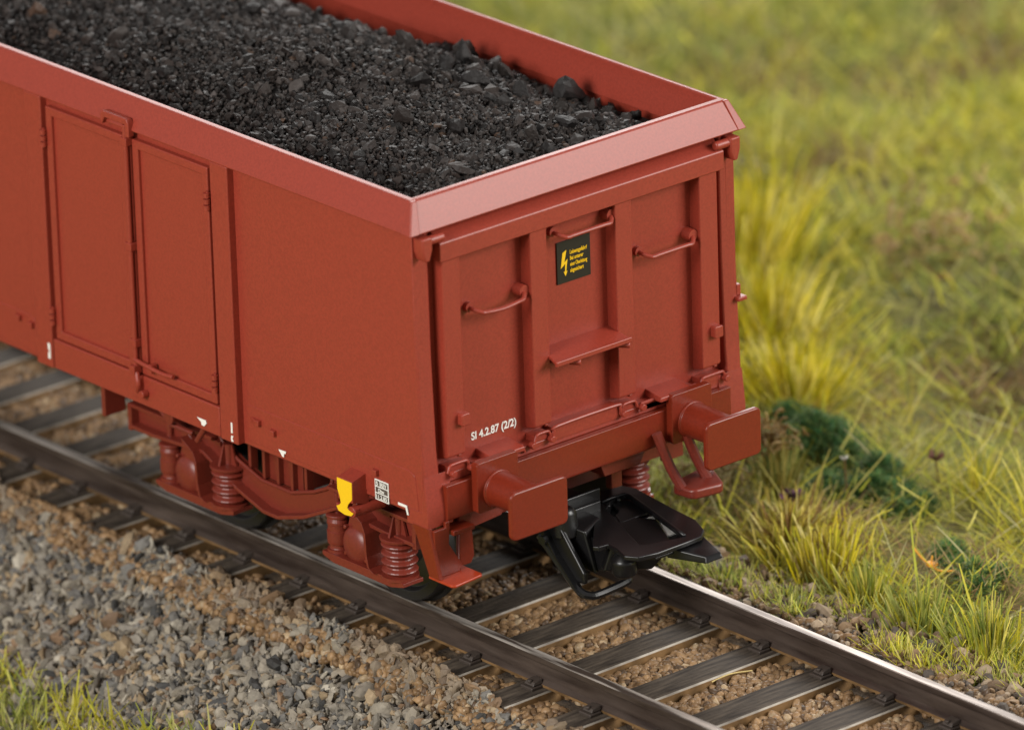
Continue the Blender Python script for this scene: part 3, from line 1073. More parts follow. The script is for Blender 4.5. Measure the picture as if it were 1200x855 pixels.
# ---------------------------------------------------------------- bogies
def make_bogie(cy):
    H = 0.90
    b0 = None
    bm = B()
    # transoms and headstocks
    for s in (-1, 1):
        outer = [(-1.52, 0.70), (-1.25, 0.70), (-0.72, 0.735), (-0.36, 0.565), (-0.08, 0.480), (0.08, 0.480), (0.36, 0.565), (0.72, 0.735), (1.25, 0.70), (1.52, 0.70),
                 (1.52, 0.84), (1.25, 0.86), (0.75, 1.0), (0.30, 1.03), (-0.30, 1.03), (-0.75, 1.0), (-1.25, 0.86), (-1.52, 0.84)]
        inner = [(-0.60, 0.86), (-0.58, 0.83), (-0.54, 0.80), (-0.40, 0.735), (-0.16, 0.66), (0.16, 0.66), (0.40, 0.735), (0.54, 0.80), (0.58, 0.83), (0.60, 0.86),
                 (0.60, 0.89), (0.56, 0.92), (0.40, 0.94), (0.2, 0.95), (-0.2, 0.95), (-0.40, 0.94), (-0.56, 0.92), (-0.60, 0.89)]
        X0, X1 = sorted((s * 1.08, s * 1.13))
        ringplate(bm, [(cy + a, z) for a, z in outer], [(cy + a, z) for a, z in inner], 'x', X0, X1)
        # rounded lip round the window
        lipx = s * 1.135
        tube(bm, [(lipx, cy + a, z) for a, z in inner] + [(lipx, cy + inner[0][0], inner[0][1])], 0.016, 6)
        # lower flange following the belly
        low = outer[:10]
        for (a, za), (c_, zc) in zip(low, low[1:]):
            X0, X1 = sorted((s * 1.07, s * 1.205))
            hexa(bm, [(X0, cy + a, za - 0.022), (X1, cy + a, za - 0.022), (X1, cy + c_, zc - 0.022), (X0, cy + c_, zc - 0.022),
                      (X0, cy + a, za + 0.006), (X1, cy + a, za + 0.006), (X1, cy + c_, zc + 0.006), (X0, cy + c_, zc + 0.006)])
        for a in (-0.30, -0.15, 0.0, 0.15, 0.30):
            X0, X1 = sorted((s * 1.06, s * 1.125))
            box(bm, X0, X1, cy + a - 0.014, cy + a + 0.014, 0.67, 0.96)
        X0, X1 = sorted((s * 1.02, s * 1.20))
        box(bm, X0, X1, cy - 1.54, cy - 1.50, 0.66, 0.86)
        box(bm, X0, X1, cy + 1.50, cy + 1.54, 0.66, 0.86)
        box(bm, X0, X1, cy - 1.50, cy - 0.62, 0.835, 0.862)
        box(bm, X0, X1, cy + 0.62, cy + 1.50, 0.835, 0.862)
    box(bm, -1.08, 1.08, cy - 0.22, cy + 0.22, 0.66, 0.90)
    box(bm, -1.08, 1.08, cy - 1.52, cy - 1.40, 0.70, 0.84)
    box(bm, -1.08, 1.08, cy + 1.40, cy + 1.52, 0.70, 0.84)
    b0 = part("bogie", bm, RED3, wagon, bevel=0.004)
    for q in (-1, 1):
        ay = cy + q * H
        # wheelset: axle, wheels
        bm = B(); cyl(bm, (-1.02, ay, 0.46), (1.02, ay, 0.46), 0.075, 20)
        part("axle", bm, WHEEL, b0, bevel=0)
        for s in (-1, 1):
            bm = B()
            lathe(bm, (s * 0.665, ay, 0.46), (s, 0, 0), [(0, 0.10), (0, 0.40), (0.0, 0.485), (0.028, 0.490), (0.040, 0.462), (0.138, 0.452), (0.142, 0.445), (0.142, 0.385), (0.10, 0.365), (0.08, 0.20), (0.14, 0.13), (0.16, 0.10)], 64)
            part("wheel", bm, WHEEL, b0, bevel=0.004)
            # spring carrier plate
            bm = B()
            X0, X1 = sorted((s * 1.06, s * 1.235))
            prism(bm, [(ay - 0.535, 0.395), (ay + 0.31, 0.395), (ay + 0.31, 0.365), (ay + 0.20, 0.335), (ay - 0.40, 0.335), (ay - 0.535, 0.368)], 'x', X0, X1)
            X2, X3 = sorted((s * 1.06, s * 1.265))
            for (ya, za, yb, zb) in ((ay - 0.27, 0.395, ay - 0.215, 0.42), (ay - 0.215, 0.42, ay - 0.195, 0.50), (ay - 0.195, 0.50, ay - 0.185, 0.66), (ay - 0.185, 0.66, ay - 0.15, 0.735), (ay - 0.15, 0.735, ay - 0.04, 0.80)):
                hexa(bm, [(X2, ya, za), (X3, ya, za), (X3, ya + 0.022, za + 0.006), (X2, ya + 0.022, za + 0.006),
                          (X2, yb, zb), (X3, yb, zb), (X3, yb + 0.022, zb + 0.006), (X2, yb + 0.022, zb + 0.006)])
            box(bm, *sorted((s * 1.06, s * 1.17)), ay - 0.34, ay - 0.16, 0.80, 0.83)
            part("spring_plate", bm, RED3, b0, bevel=0.010)
            # axle box: rounded dome with shoulders and four bolts
            bm = B()
            prism(bm, [(ay - 0.10, 0.395), (ay + 0.10, 0.395), (ay + 0.135, 0.50), (ay + 0.09, 0.66), (ay + 0.05, 0.78), (ay - 0.05, 0.78), (ay - 0.09, 0.66), (ay - 0.135, 0.50)], 'x', *sorted((s * 1.00, s * 1.175)))
            lathe(bm, (s * 1.165, ay, 0.505), (s, 0, 0), [(0, 0.140), (0.02, 0.138), (0.045, 0.118), (0.062, 0.085), (0.070, 0.04), (0.072, 0)], 28)
            prism(bm, [(ay - 0.14, 0.62), (ay - 0.07, 0.78), (ay - 0.01, 0.84), (ay + 0.03, 0.84), (ay + 0.05, 0.72), (ay + 0.02, 0.62)], 'x', *sorted((s * 1.15, s * 1.20)))
            box(bm, *sorted((s * 1.15, s * 1.21)), ay - 0.155, ay - 0.13, 0.42, 0.66)
            for dz in (0.46, 0.54, 0.62):
                cyl(bm, (s * 1.20, ay - 0.142, dz), (s * 1.222, ay - 0.142, dz), 0.013, 8)
            for dy, dz in ((-0.105, 0.11), (0.105, 0.11), (-0.105, -0.08), (0.105, -0.08)):
                cyl(bm, (s * 1.17, ay + dy, 0.505 + dz), (s * 1.205, ay + dy, 0.505 + dz), 0.016, 8)
            part("axle_box", bm, RED3, b0, bevel=0.008)
            # springs: fat ringed one towards the camera end, slimmer one on the other side
            for (dy, r, turns, z0, z1) in ((-0.405, 0.122, 4, 0.395, 0.690), (0.235, 0.076, 1, 0.395, 0.665)):
                bm = B()
                prof = [(0, r * 0.9), (0.0, r * 1.05), (0.02, r * 1.05), (0.022, r * 0.86)]
                hgt = z1 - z0 - 0.05
                if turns > 1:
                    for k in range(turns * 8 + 1):
                        u_ = k / (turns * 8)
                        prof.append((0.024 + hgt * u_, r * (0.91 + 0.12 * math.cos(2 * math.pi * turns * u_ + math.pi))))
                else:
                    prof += [(0.03, r * 0.82), (0.05, r * 0.80), (0.06, r), (0.08, r * 1.04), (0.15, r * 1.04), (0.155, r * 0.96), (hgt * 0.9, r * 0.96), (hgt * 0.92, r * 1.02), (hgt, r * 1.02)]
                prof += [(z1 - z0 - 0.026, r * 0.9), (z1 - z0 - 0.020, r * 1.08), (z1 - z0 - 0.006, r * 1.10), (z1 - z0, r * 1.04), (z1 - z0 + 0.004, r * 0.80), (z1 - z0 + 0.006, r * 0.30), (z1 - z0 + 0.15, r * 0.30)]
                lathe(bm, (s * 1.15, ay + dy, z0), (0, 0, 1), prof, 28)
                if turns > 1:      # gusset fins above the cup
                    for fx, fy in ((1, 0.12), (0.12, 1)):
                        hexa(bm, [(s * 1.15 - r * 0.75 * fx, ay + dy - r * 0.75 * fy, z1), (s * 1.15 + r * 0.75 * fx, ay + dy - r * 0.75 * fy, z1),
                                  (s * 1.15 + r * 0.75 * fx, ay + dy + r * 0.75 * fy, z1), (s * 1.15 - r * 0.75 * fx, ay + dy + r * 0.75 * fy, z1),
                                  (s * 1.15 - r * 0.35 * fx, ay + dy - r * 0.35 * fy, z1 + 0.15), (s * 1.15 + r * 0.35 * fx, ay + dy - r * 0.35 * fy, z1 + 0.15),
                                  (s * 1.15 + r * 0.35 * fx, ay + dy + r * 0.35 * fy, z1 + 0.15), (s * 1.15 - r * 0.35 * fx, ay + dy + r * 0.35 * fy, z1 + 0.15)])
                o = part("spring", bm, RED3, b0, bevel=0)
    for ch in b0.children:        # the far side frame gear sits a little further in
        if WO[ch.name].x > 1.0: ch.location.x -= 0.22
    return b0


make_bogie(1.865)
make_bogie(YE - 1.865)
# body bolster longitudinal under the sill, seen above the bogie
for s in (-1, 1):
    bm = B()
    box(bm, *sorted((s * 1.20, s * 1.38)), 3.42, 3.46, 0.80, 1.10)
    box(bm, *sorted((s * 1.22, s * 1.30)), 0.18, YE - 0.2, 0.985, 1.08)
    tube(bm, [(s * 1.30, 3.0, 1.05), (s * 1.33, 2.75, 0.92), (s * 1.30, 2.55, 0.90)], 0.02, 8)
    cyl(bm, (s * 1.30, 2.72, 0.99), (s * 1.38, 2.72, 0.99), 0.05, 14)
    tube(bm, [(s * 1.36, 2.33, 1.03), (s * 1.37, 2.42, 0.90)], 0.022, 8)
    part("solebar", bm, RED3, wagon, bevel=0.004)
# brackets behind the buffers, dark red brown, and the coupler pocket
bm = B()
prism(bm, [(-1.05, 1.02), (-0.62, 1.02), (-0.70, 0.86), (-1.0, 0.84)], 'y', 0.02, 0.32)
part("buffer_beam_bracket", bm, RED3, wagon, bevel=0.010)
bm = B()
prism(bm, [(0.15, 1.01), (0.60, 1.01), (0.52, 0.88), (0.20, 0.88)], 'y', 0.0, 0.30)
box(bm, 0.50, 0.60, 0.28, 0.34, 0.62, 1.01)
tube(bm, [(0.58, 0.29, 0.90), (0.95, 0.29, 1.03)], 0.018, 8)
part("buffer_beam_bracket", bm, RED3, wagon, bevel=0.010)

# ---------------------------------------------------------------- coupler
PZ = 0.65
outer = [(0.307, 0.337), (0.397, 0.267), (0.560, 0.223), (0.59, 0.134), (0.527, -0.325), (0.501, -0.578), (0.424, -0.745), (0.335, -0.815), (0.186, -0.822),
         (-0.063, -0.822), (-0.205, -0.790), (-0.258, -0.705), (-0.213, -0.574), (-0.204, -0.480), (-0.277, -0.471), (-0.298, -0.434), (0.065, -0.040), (0.078, 0.143)]
inner = [(0.250, 0.095), (0.34, 0.108), (0.455, 0.098), (0.470, 0.060), (0.405, -0.18), (0.34, -0.42), (0.285, -0.62), (0.255, -0.735), (0.20, -0.725),
         (0.05, -0.68), (-0.035, -0.655), (-0.055, -0.625), (-0.02, -0.54), (0.02, -0.44), (0.07, -0.32), (0.12, -0.20), (0.18, -0.06), (0.225, 0.05)]
bm = B()
ringplate(bm, outer, inner, 'z', PZ - 0.035, PZ)
coup = part("coupler", bm, BLACK, wagon, bevel=0.007)
bm = B()   # raised lip round the window
lip_o = [(x + (x - 0.2) * 0.03, y + (y + 0.3) * 0.03) for x, y in inner]
path = [(x, y, PZ + 0.004) for x, y in inner] + [(inner[0][0], inner[0][1], PZ + 0.004)]
tube(bm, path[0:8], 0.012, 8)
part("window_lip", bm, BLACK, coup, bevel=0, smooth=True)
SHEEN = mk_paint("painted_grey_sheen", (0.50, 0.50, 0.47), 0.35, 0.02)  # pale grey base colour paints in the reflection on the tray
bm = B()
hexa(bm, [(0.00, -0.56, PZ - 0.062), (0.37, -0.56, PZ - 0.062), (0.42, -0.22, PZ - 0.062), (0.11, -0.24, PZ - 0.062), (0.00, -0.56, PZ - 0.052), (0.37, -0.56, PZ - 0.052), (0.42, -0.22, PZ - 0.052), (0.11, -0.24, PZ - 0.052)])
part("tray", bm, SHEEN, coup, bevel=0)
bm = B()
prism(bm, [(0.350, 0.120), (0.46, 0.092), (0.475, 0.02), (0.455, -0.14), (0.42, -0.18), (0.20, -0.19), (0.17, -0.17), (0.225, -0.06), (0.30, -0.02)], 'z', PZ - 0.064, PZ - 0.037)
cyl(bm, (0.27, 0.06, PZ - 0.075), (0.27, 0.06, PZ - 0.005), 0.022, 12)
cyl(bm, (0.40, 0.10, PZ - 0.075), (0.40, 0.10, PZ - 0.01), 0.018, 12)
part("latch_plate", bm, BLACK, coup, bevel=0.008)
bm = B()
prism(bm, [(-0.03, -0.76), (0.38, -0.76), (0.56, 0.0), (0.50, 0.20), (0.22, 0.22), (0.05, -0.16), (-0.14, -0.62)], 'z', PZ - 0.085, PZ - 0.066)
part("floor_plate", bm, BLACK, coup, bevel=0.004)
bm = B()   # right horn
hexa(bm, [(0.12, -0.70, PZ - 0.13), (0.22, -0.99, PZ - 0.12), (0.345, -1.02, PZ - 0.10), (0.45, -0.62, PZ - 0.12),
          (0.10, -0.72, PZ - 0.036), (0.25, -0.96, PZ - 0.085), (0.34, -1.0, PZ - 0.06), (0.46, -0.62, PZ - 0.036)])
part("horn", bm, BLACK, coup, bevel=0.012)
bm = B()   # body below the plate
hexa(bm, [(-0.20, -0.42, 0.43), (0.06, -0.62, 0.43), (0.26, -0.30, 0.43), (0.05, -0.05, 0.43),
          (-0.16, -0.46, PZ - 0.04), (0.16, -0.74, PZ - 0.04), (0.40, -0.30, PZ - 0.04), (0.10, 0.10, PZ - 0.04)])
lathe(bm, (-0.10, -0.52, 0.40), (0, 0, 1), [(0, 0.06), (0.03, 0.085), (0.12, 0.09), (0.16, 0.06), (0.19, 0.02)], 18)
lathe(bm, (-0.22, -0.06, 0.60), (0, 0, 1), [(0, 0.10), (0.16, 0.085), (0.20, 0.055), (0.21, 0.0)], 20)
hexa(bm, [(-0.26, 0.02, 0.45), (-0.16, -0.30, 0.36), (0.10, -0.22, 0.40), (0.02, 0.20, 0.52),
          (-0.24, 0.06, 0.70), (-0.18, -0.22, 0.66), (0.06, -0.10, 0.66), (-0.02, 0.22, 0.72)])
prism(bm, [(0.10, 0.74), (-0.06, 0.74), (-0.34, 0.42), (-0.34, 0.34), (-0.22, 0.34), (0.06, 0.56)], 'x', -0.30, -0.262)
prism(bm, [(-0.10, 0.60), (-0.42, 0.60), (-0.46, 0.52), (-0.40, 0.40), (-0.20, 0.36)], 'x', -0.13, -0.10)
part("coupler_body", bm, BLACK, coup, bevel=0.018, segs=3)
bm = B()   # uncoupling loop
lp = [(-0.34, 0.06, 0.60), (-0.32, -0.16, 0.40), (-0.31, -0.30, 0.290), (-0.27, -0.36, 0.262), (-0.20, -0.38, 0.260), (0.02, -0.38, 0.275), (0.06, -0.37, 0.300), (0.07, -0.30, 0.37)]
tube(bm, smooth_path(lp, 4), 0.030, 8)
prism(bm, [(0.06, 0.62), (-0.16, 0.42), (-0.33, 0.28), (-0.28, 0.34), (-0.10, 0.50), (0.06, 0.70)], 'x', -0.35, -0.29)
cyl(bm, (-0.36, -0.02, 0.60), (-0.40, -0.03, 0.60), 0.03, 10)
part("uncoupling_loop", bm, BLACK, coup, bevel=0)
bm = B()   # shaft going back under the wagon
box(bm, -0.16, 0.16, 0.0, 1.3, 0.60, 0.72)
box(bm, -0.22, 0.235, 0.09, 0.115, 0.62, 0.765)
hexa(bm, [(-0.15, 0.10, 0.58), (0.20, 0.0, 0.58), (0.52, 0.20, 0.60), (0.10, 0.45, 0.60),
          (-0.15, 0.10, 0.64), (0.20, 0.0, 0.64), (0.50, 0.20, 0.645), (0.10, 0.45, 0.66)])
part("coupler_shaft", bm, BLACK, coup, bevel=0.006)

# ================================================================= COAL
def coal_h(x, y):
    m_ = 1 - np.clip(np.abs(x) / 1.3, 0, 1) ** 2.4
    return 2.90 + 0.29 * m_ + 0.05 * sstep(0.9, 0.1, y) * 0 + 0.10 * (vnoise(x, y, 1.1) - 0.5) + 0.10 * (vnoise(x, y, 2.6) - 0.5) + 0.06 * sstep(1.0, 2.6, y) * m_


CP = [(0.007, 0.0052, 0.0046), (0.017, 0.0125, 0.0108), (0.029, 0.022, 0.019), (0.039, 0.032, 0.029), (0.052, 0.030, 0.019)]
CW = [.30, .34, .24, .10, .02]


def coal():
    sets = []
    n = 62000
    y = 0.12 + RNG.random(n) ** 1.25 * 8.2; x = RNG.uniform(-1.31, 1.31, n)
    s = RNG.lognormal(math.log(0.0140), 0.40, n).clip(0.007, 0.05)
    z = coal_h(x, y) + RNG.uniform(-0.012, 0.02, n)
    sets.append(scatter_rocks(np.stack([x, y, z], 1), s, pick(CP, n, w=CW), rock_shapes(24, I1, 5, 0.35, 0.95, an=(0.45, 1.6)), I1[1]))
    n = 1100
    y = 0.14 + RNG.random(n) * 8.0; x = RNG.uniform(-1.26, 1.26, n)
    m_ = RNG.random(n) < (0.10 + 0.85 * sstep(0.45, 1.2, x))
    x, y = x[m_], y[m_]; n = len(x)
    s = RNG.lognormal(math.log(0.044), 0.38, n).clip(0.028, 0.10)
    z = coal_h(x, y) + s * 0.3
    sets.append(scatter_rocks(np.stack([x, y, z], 1), s, pick(CP, n, w=CW), rock_shapes(24, I2, 9, 0.32, 0.85, an=(0.6, 1.4)), I2[1]))
    return join_sets(sets)


V, F, C = coal()
xs = np.arange(-1.29, 1.2901, 0.043); ys = np.arange(0.112, YE - 0.11, 0.06)
X, Y = np.meshgrid(xs, ys)
GV = np.stack([X.ravel(), Y.ravel(), (coal_h(X, Y) - 0.012).ravel()], 1)
nx, ny = len(xs), len(ys)
i = (np.arange(ny - 1)[:, None] * nx + np.arange(nx - 1)[None]).ravel()
GF = np.concatenate([np.stack([i, i + 1, i + nx + 1], 1), np.stack([i, i + nx + 1, i + nx], 1)])
C = np.concatenate([C, np.tile(np.array([[0.010, 0.0075, 0.007]]), (len(GV), 1))]); V = np.concatenate([V, GV]); F = np.concatenate([F, GF + len(V) - len(GV)])
o = mesh_np("coal", V, F, COAL, C)
tag(o, "heap of fine black coal filling the red wagon to the rim", "coal", kind="stuff")
# bigger lumps one can count, lying along the far side of the heap
lumps = [(1.10, 1.30, 1.75), (1.16, 1.12, 1.0), (1.13, 0.95, 0.9), (1.20, 0.75, 1.05), (1.05, 0.68, 0.85), (1.12, 2.42, 1.45), (0.98, 2.25, 1.2), (1.1, 2.05, 0.95), (0.62, 1.72, 1.35), (0.34, 2.00, 1.3),
         (0.16, 0.60, 1.25), (0.45, 0.60, 1.2), (1.15, 1.55, 1.0), (1.0, 1.85, 1.1), (0.80, 1.45, 1.0), (0.75, 2.6, 1.1), (1.14, 2.75, 1.0), (0.95, 3.1, 1.2), (1.12, 3.35, 0.9), (0.10, 0.36, 1.1), (-0.05, 0.55, 0.8), (0.72, 0.95, 0.9), (1.0, 0.42, 0.9)]
lm = rock_shapes(8, I3, 11, 0.30, 0.80, np.random.default_rng(5), an=(0.75, 1.4))
lobs = []
for k, (x, y, s) in enumerate(lumps):
    if k < 8: o = mesh_np("coal_lump", lm[k] * 0.075, I3[1], COAL, np.tile(np.array([[[0.012, 0.010, 0.0095], [0.026, 0.021, 0.019], [0.018, 0.014, 0.012]][k % 3]]), (len(lm[k]), 1))); lobs.append(o)
    else:
        o = lobs[k % 8].copy(); COL.objects.link(o)
    o.location = (x, y, float(coal_h(x, y)) + 0.035 * s)
    o.scale = (s, s, s * 0.85)
    o.rotation_euler = (random.uniform(0, 6), random.uniform(0, 6), random.uniform(0, 6))
    tag(o, "large angular coal lump lying on the finer coal", "coal lump", "large coal lumps on the load")
lobs[0]['label'] = "largest pointed coal lump against the far wall of the wagon"; del lobs[0]['group']

# ================================================================= GRASS
def blades(root, az, lean, length, width, bend, cols, sides=1, seg=3, rng=RNG, tipcol=None):
    """root (n,3); ribbons or 3-sided fibres made of real faces"""
    n = len(root)
    ts = np.linspace(0, 1, seg + 1)
    d = np.stack([np.cos(az), np.sin(az)], 1)
    P = np.zeros((n, seg + 1, 3))
    cur = root.copy(); P[:, 0] = cur
    for k in range(seg):
        a = lean + bend * (k + 0.5) / seg
        st = (length / seg)[:, None] * np.concatenate([d * np.sin(a)[:, None], np.cos(a)[:, None]], 1)
        cur = cur + st
        P[:, k + 1] = cur
    wv = width[:, None] * (1 - 0.65 * ts[None] ** 1.5)
    perp = np.stack([-np.sin(az), np.cos(az), np.zeros(n)], 1)
    if sides == 1:
        ph = rng.uniform(0, math.pi, n)
        ud = np.stack([np.cos(ph), np.sin(ph), np.zeros(n)], 1)
        A = P - ud[:, None] * wv[..., None] / 2; Bv = P + ud[:, None] * wv[..., None] / 2
        V = np.stack([A, Bv], 2).reshape(n, -1, 3)
        F = []
        for k in range(seg): F.append([2 * k, 2 * k + 1, 2 * k + 3, 2 * k + 2])
    else:
        w2 = np.cross(perp, np.array([0.15, 0.1, 1.0]))
        w2 /= np.linalg.norm(w2, axis=1)[:, None]
        L_ = []
        for j in range(3):
            a = 2 * math.pi * j / 3
            L_.append(P + (perp * math.cos(a) + w2 * math.sin(a))[:, None] * wv[..., None] * 0.55)
        V = np.stack(L_, 2).reshape(n, -1, 3)
        F = []
        for k in range(seg):
            for j in range(3):
                F.append([3 * k + j, 3 * k + (j + 1) % 3, 3 * k + 3 + (j + 1) % 3, 3 * k + 3 + j])
    F = np.array(F)
    nv = V.shape[1]
    FF = (F[None] + (np.arange(n) * nv)[:, None, None]).reshape(-1, 4)
    C = np.repeat(cols, nv, axis=0)
    return V.reshape(-1, 3), FF, C


YG = [(0.62, 0.58, 0.07), (0.72, 0.65, 0.08), (0.48, 0.50, 0.07), (0.74, 0.67, 0.20)]
GR = [(0.39, 0.43, 0.09), (0.49, 0.50, 0.13), (0.27, 0.33, 0.08), (0.60, 0.57, 0.20)]
STRAW = [(0.80, 0.72, 0.22), (0.86, 0.79, 0.38), (0.60, 0.50, 0.14), (0.68, 0.66, 0.14), (0.42, 0.26, 0.12)]
DK = [(0.06, 0.19, 0.065), (0.10, 0.25, 0.08), (0.06, 0.14, 0.045), (0.18, 0.27, 0.08)]
BROWN = [(0.36, 0.24, 0.11), (0.28, 0.17, 0.08), (0.44, 0.33, 0.16)]


def cover():
    sets = []
    # broad matted meadow: short stiff fibres lying every way
    n = 190000
    x = 1.12 + RNG.random(n) ** 1.15 * 16.5; y = RNG.uniform(-6.5, 19, n)
    edge = 1.20 + (vnoise(x, y, 1.2) - 0.5) * 0.20
    k = x > edge
    k &= (y > -6.5 + (x - 2) * 0.3) & (y < 6 + x * 1.2)     # the wedge the camera can look into, with a margin
    bare = vnoise(x + 11, y + 5, 1.1) + 0.5 * vnoise(x, y, 3.1)
    k &= (bare > 0.45) | (RNG.random(n) < 0.35)
    x, y = x[k], y[k]; n = len(x)
    near = x < 5
    g = vnoise(x, y, 0.45); g2 = vnoise(x, y, 1.6); g3 = vnoise(x + 9, y + 3, 3.5)
    ln = RNG.uniform(0.10, 0.26, n) * (0.7 + 0.9 * g2) * np.where(near, 1.0, 1.25)
    wd = np.where(near, RNG.uniform(0.010, 0.017, n), RNG.uniform(0.018, 0.032, n))
    lean = RNG.normal(1.12, 0.30, n).clip(0.15, 1.5)
    c = np.where((0.7 * g + 0.5 * g3 + RNG.normal(size=n) * 0.18 > 0.66)[:, None], pick(YG, n, jit=0.22), pick(GR, n, jit=0.25))
    br = (vnoise(x + 30, y + 7, 0.8) * 0.7 + 0.4 * g3 + RNG.normal(size=n) * 0.10) > 0.74
    c[br] = pick(BROWN, int(br.sum()))
    z = ground_z(x, y) - 0.03 + 0.05 * RNG.random(n)
    sets.append(blades(np.stack([x, y, z], 1), RNG.uniform(0, 2 * math.pi, n), lean, ln, wd, RNG.uniform(-0.3, 0.6, n), c))
    # longer loose stems lying over the mat
    n = 5200
    x = 1.8 + RNG.random(n) * 14; y = RNG.uniform(-5, 17, n)
    k = (y > -6.5 + (x - 2) * 0.3) & (y < 6 + x * 1.2)
    x, y = x[k], y[k]; n = len(x)
    c = pick(YG + [(0.60, 0.56, 0.30)], n)
    sets.append(blades(np.stack([x, y, ground_z(x, y) + 0.02], 1), RNG.uniform(0, 2 * math.pi, n), RNG.normal(0.95, 0.3, n).clip(0.2, 1.5),
                       RNG.uniform(0.30, 0.62, n), RNG.uniform(0.014, 0.026, n), RNG.uniform(-0.2, 0.5, n), c))
    # upright rim of grass along the edge of the ballast, in uneven clumps
    n = 16500
    y = RNG.uniform(-5, 7, n); x = 1.20 + np.abs(RNG.normal(size=n)) * 0.22 + (vnoise(y * 0 + 3, y, 1.1) - 0.5) * 0.20
    cl = vnoise(x, y, 3.2)
    k = cl + RNG.normal(size=n) * 0.10 > 0.34
    x, y, cl = x[k], y[k], cl[k]; n = len(x)
    c = np.where((vnoise(x, y, 2.3) + RNG.normal(size=n) * 0.2 > 0.62)[:, None], pick(YG, n, jit=0.2), pick(GR, n, jit=0.25))
    sets.append(blades(np.stack([x, y, ground_z(x, y) - 0.03], 1), RNG.uniform(0, 2 * math.pi, n), RNG.normal(0.42, 0.32, n).clip(0, 1.4),
                       RNG.uniform(0.08, 0.22, n) * (0.6 + 0.9 * cl), RNG.uniform(0.011, 0.018, n), RNG.uniform(0, 0.7, n), c))
    V, F, C = join_sets(sets)
    o = mesh_np("grass", V, F, FIBRE, C, smooth=False)
    tag(o, "matted yellow green grass covering the ground right of the track", "grass", kind="stuff")
    # left foot of the ballast
    n = 26000
    x = RNG.uniform(-4.8, -1.95, n); y = RNG.uniform(-3.0, 9, n)
    k = x < -2.24 + (vnoise(y, x, 0.9) - 0.5) * 0.45
    x, y = x[k], y[k]; n = len(x)
    z = ground_z(x, y)
    c = np.where((vnoise(x, y, 1.3) > 0.40)[:, None], pick(YG, n), pick(GR, n))
    V, F, C = blades(np.stack([x, y, z], 1), RNG.uniform(0, 2 * math.pi, n), RNG.normal(0.45, 0.3, n).clip(0, 1.3), RNG.uniform(0.12, 0.36, n), RNG.uniform(0.014, 0.024, n), RNG.uniform(0, 0.7, n), c)
    o = mesh_np("grass", V, F, FIBRE, C)
    tag(o, "yellow green grass at the foot of the grey ballast slope", "grass", kind="stuff")


cover()


def tuft(name, x, y, n, rad, ln, wd, pal, label, cat="grass tuft", spread=0.55, bend=0.5, sides=3, group=None, w=None, dz=-0.03, dirbias=None):
    r = np.abs(RNG.normal(size=n)) * rad * 0.6
    a = RNG.uniform(0, 2 * math.pi, n)
    px = x + r * np.cos(a); py = y + r * np.sin(a)
    z = ground_z(px, py) + dz
    lean = (r / max(rad, 1e-3)) * spread + RNG.normal(size=n) * 0.14
    az = a + RNG.normal(size=n) * 0.5
    if dirbias is not None:
        az = dirbias + RNG.normal(size=n) * 0.8
        lean = np.abs(lean) + 0.2
    V, F, C = blades(np.stack([px, py, z], 1), az, lean.clip(-0.2, 1.35), RNG.uniform(*ln, n), RNG.uniform(*wd, n), RNG.uniform(0, bend, n), pick(pal, n, w=w), sides=sides, seg=4)
    o = mesh_np(name, V, F, FIBRE, C)
    return tag(o, label, cat, group)


G1 = "yellow grass tufts"
YT = [(0.78, 0.71, 0.07), (0.86, 0.78, 0.13), (0.66, 0.64, 0.07), (0.88, 0.82, 0.36)]
tuft("grass_tuft", 5.45, 4.40, 380, 0.46, (0.35, 0.80), (0.017, 0.028), YT, "tallest bright yellow tuft, highest up beside the right edge of the wagon", group=G1, sides=3, spread=0.6, bend=0.25)
tuft("grass_tuft", 4.75, 3.30, 320, 0.44, (0.28, 0.60), (0.016, 0.026), YT, "yellow tuft just below the tallest one, its blades leaning right", group=G1, sides=3, spread=0.95, bend=0.25)
tuft("grass_tuft", 4.00, 2.25, 330, 0.42, (0.26, 0.54), (0.015, 0.024), YT, "golden yellow tuft right above the dark green moss", group=G1, sides=3, spread=0.95, bend=0.25)
tuft("grass_tuft", 3.60, 2.75, 150, 0.32, (0.24, 0.46), (0.015, 0.024), YT, "yellow tuft half hidden behind the edge of the wagon end", group=G1, sides=3, spread=0.8, bend=0.25)
tuft("grass_tuft", 6.3, 5.0, 60, 0.35, (0.35, 0.75), (0.020, 0.030), YT[:3] + GR, "loose greenish tuft right of the tallest yellow one", sides=3, spread=1.0)
G2 = "tufts along the ballast edge"
tuft("grass_tuft", 2.14, 0.30, 320, 0.34, (0.22, 0.40), (0.015, 0.022), STRAW, "pale straw clump with bent tips in the middle of the bank", group=G2, bend=1.2)
tuft("grass_tuft", 1.98, -0.26, 230, 0.26, (0.22, 0.40), (0.015, 0.022), STRAW[:2] + YT[:3] + [(0.30, 0.18, 0.08)], "upright lemon yellow clump right of the pale straw clump", group=G2, spread=0.35, bend=0.3)
tuft("grass_tuft", 1.82, -0.84, 150, 0.26, (0.18, 0.36), (0.013, 0.021), YG + GR, "green and yellow tuft below the orange leaf", group=G2)
tuft("grass_tuft", 1.74, -1.46, 180, 0.30, (0.20, 0.40), (0.014, 0.022), GR + YG[:1], "fresh green tuft at the right, above the silvery rail", group=G2)
tuft("grass_tuft", 1.76, -2.10, 200, 0.30, (0.22, 0.46), (0.014, 0.022), YG + GR, "yellow green tuft nearest the lower right corner", group=G2)
tuft("grass_tuft", 1.62, 0.85, 120, 0.26, (0.12, 0.26), (0.012, 0.018), GR + YG, "low green tuft below the tip of the black coupler", group=G2)
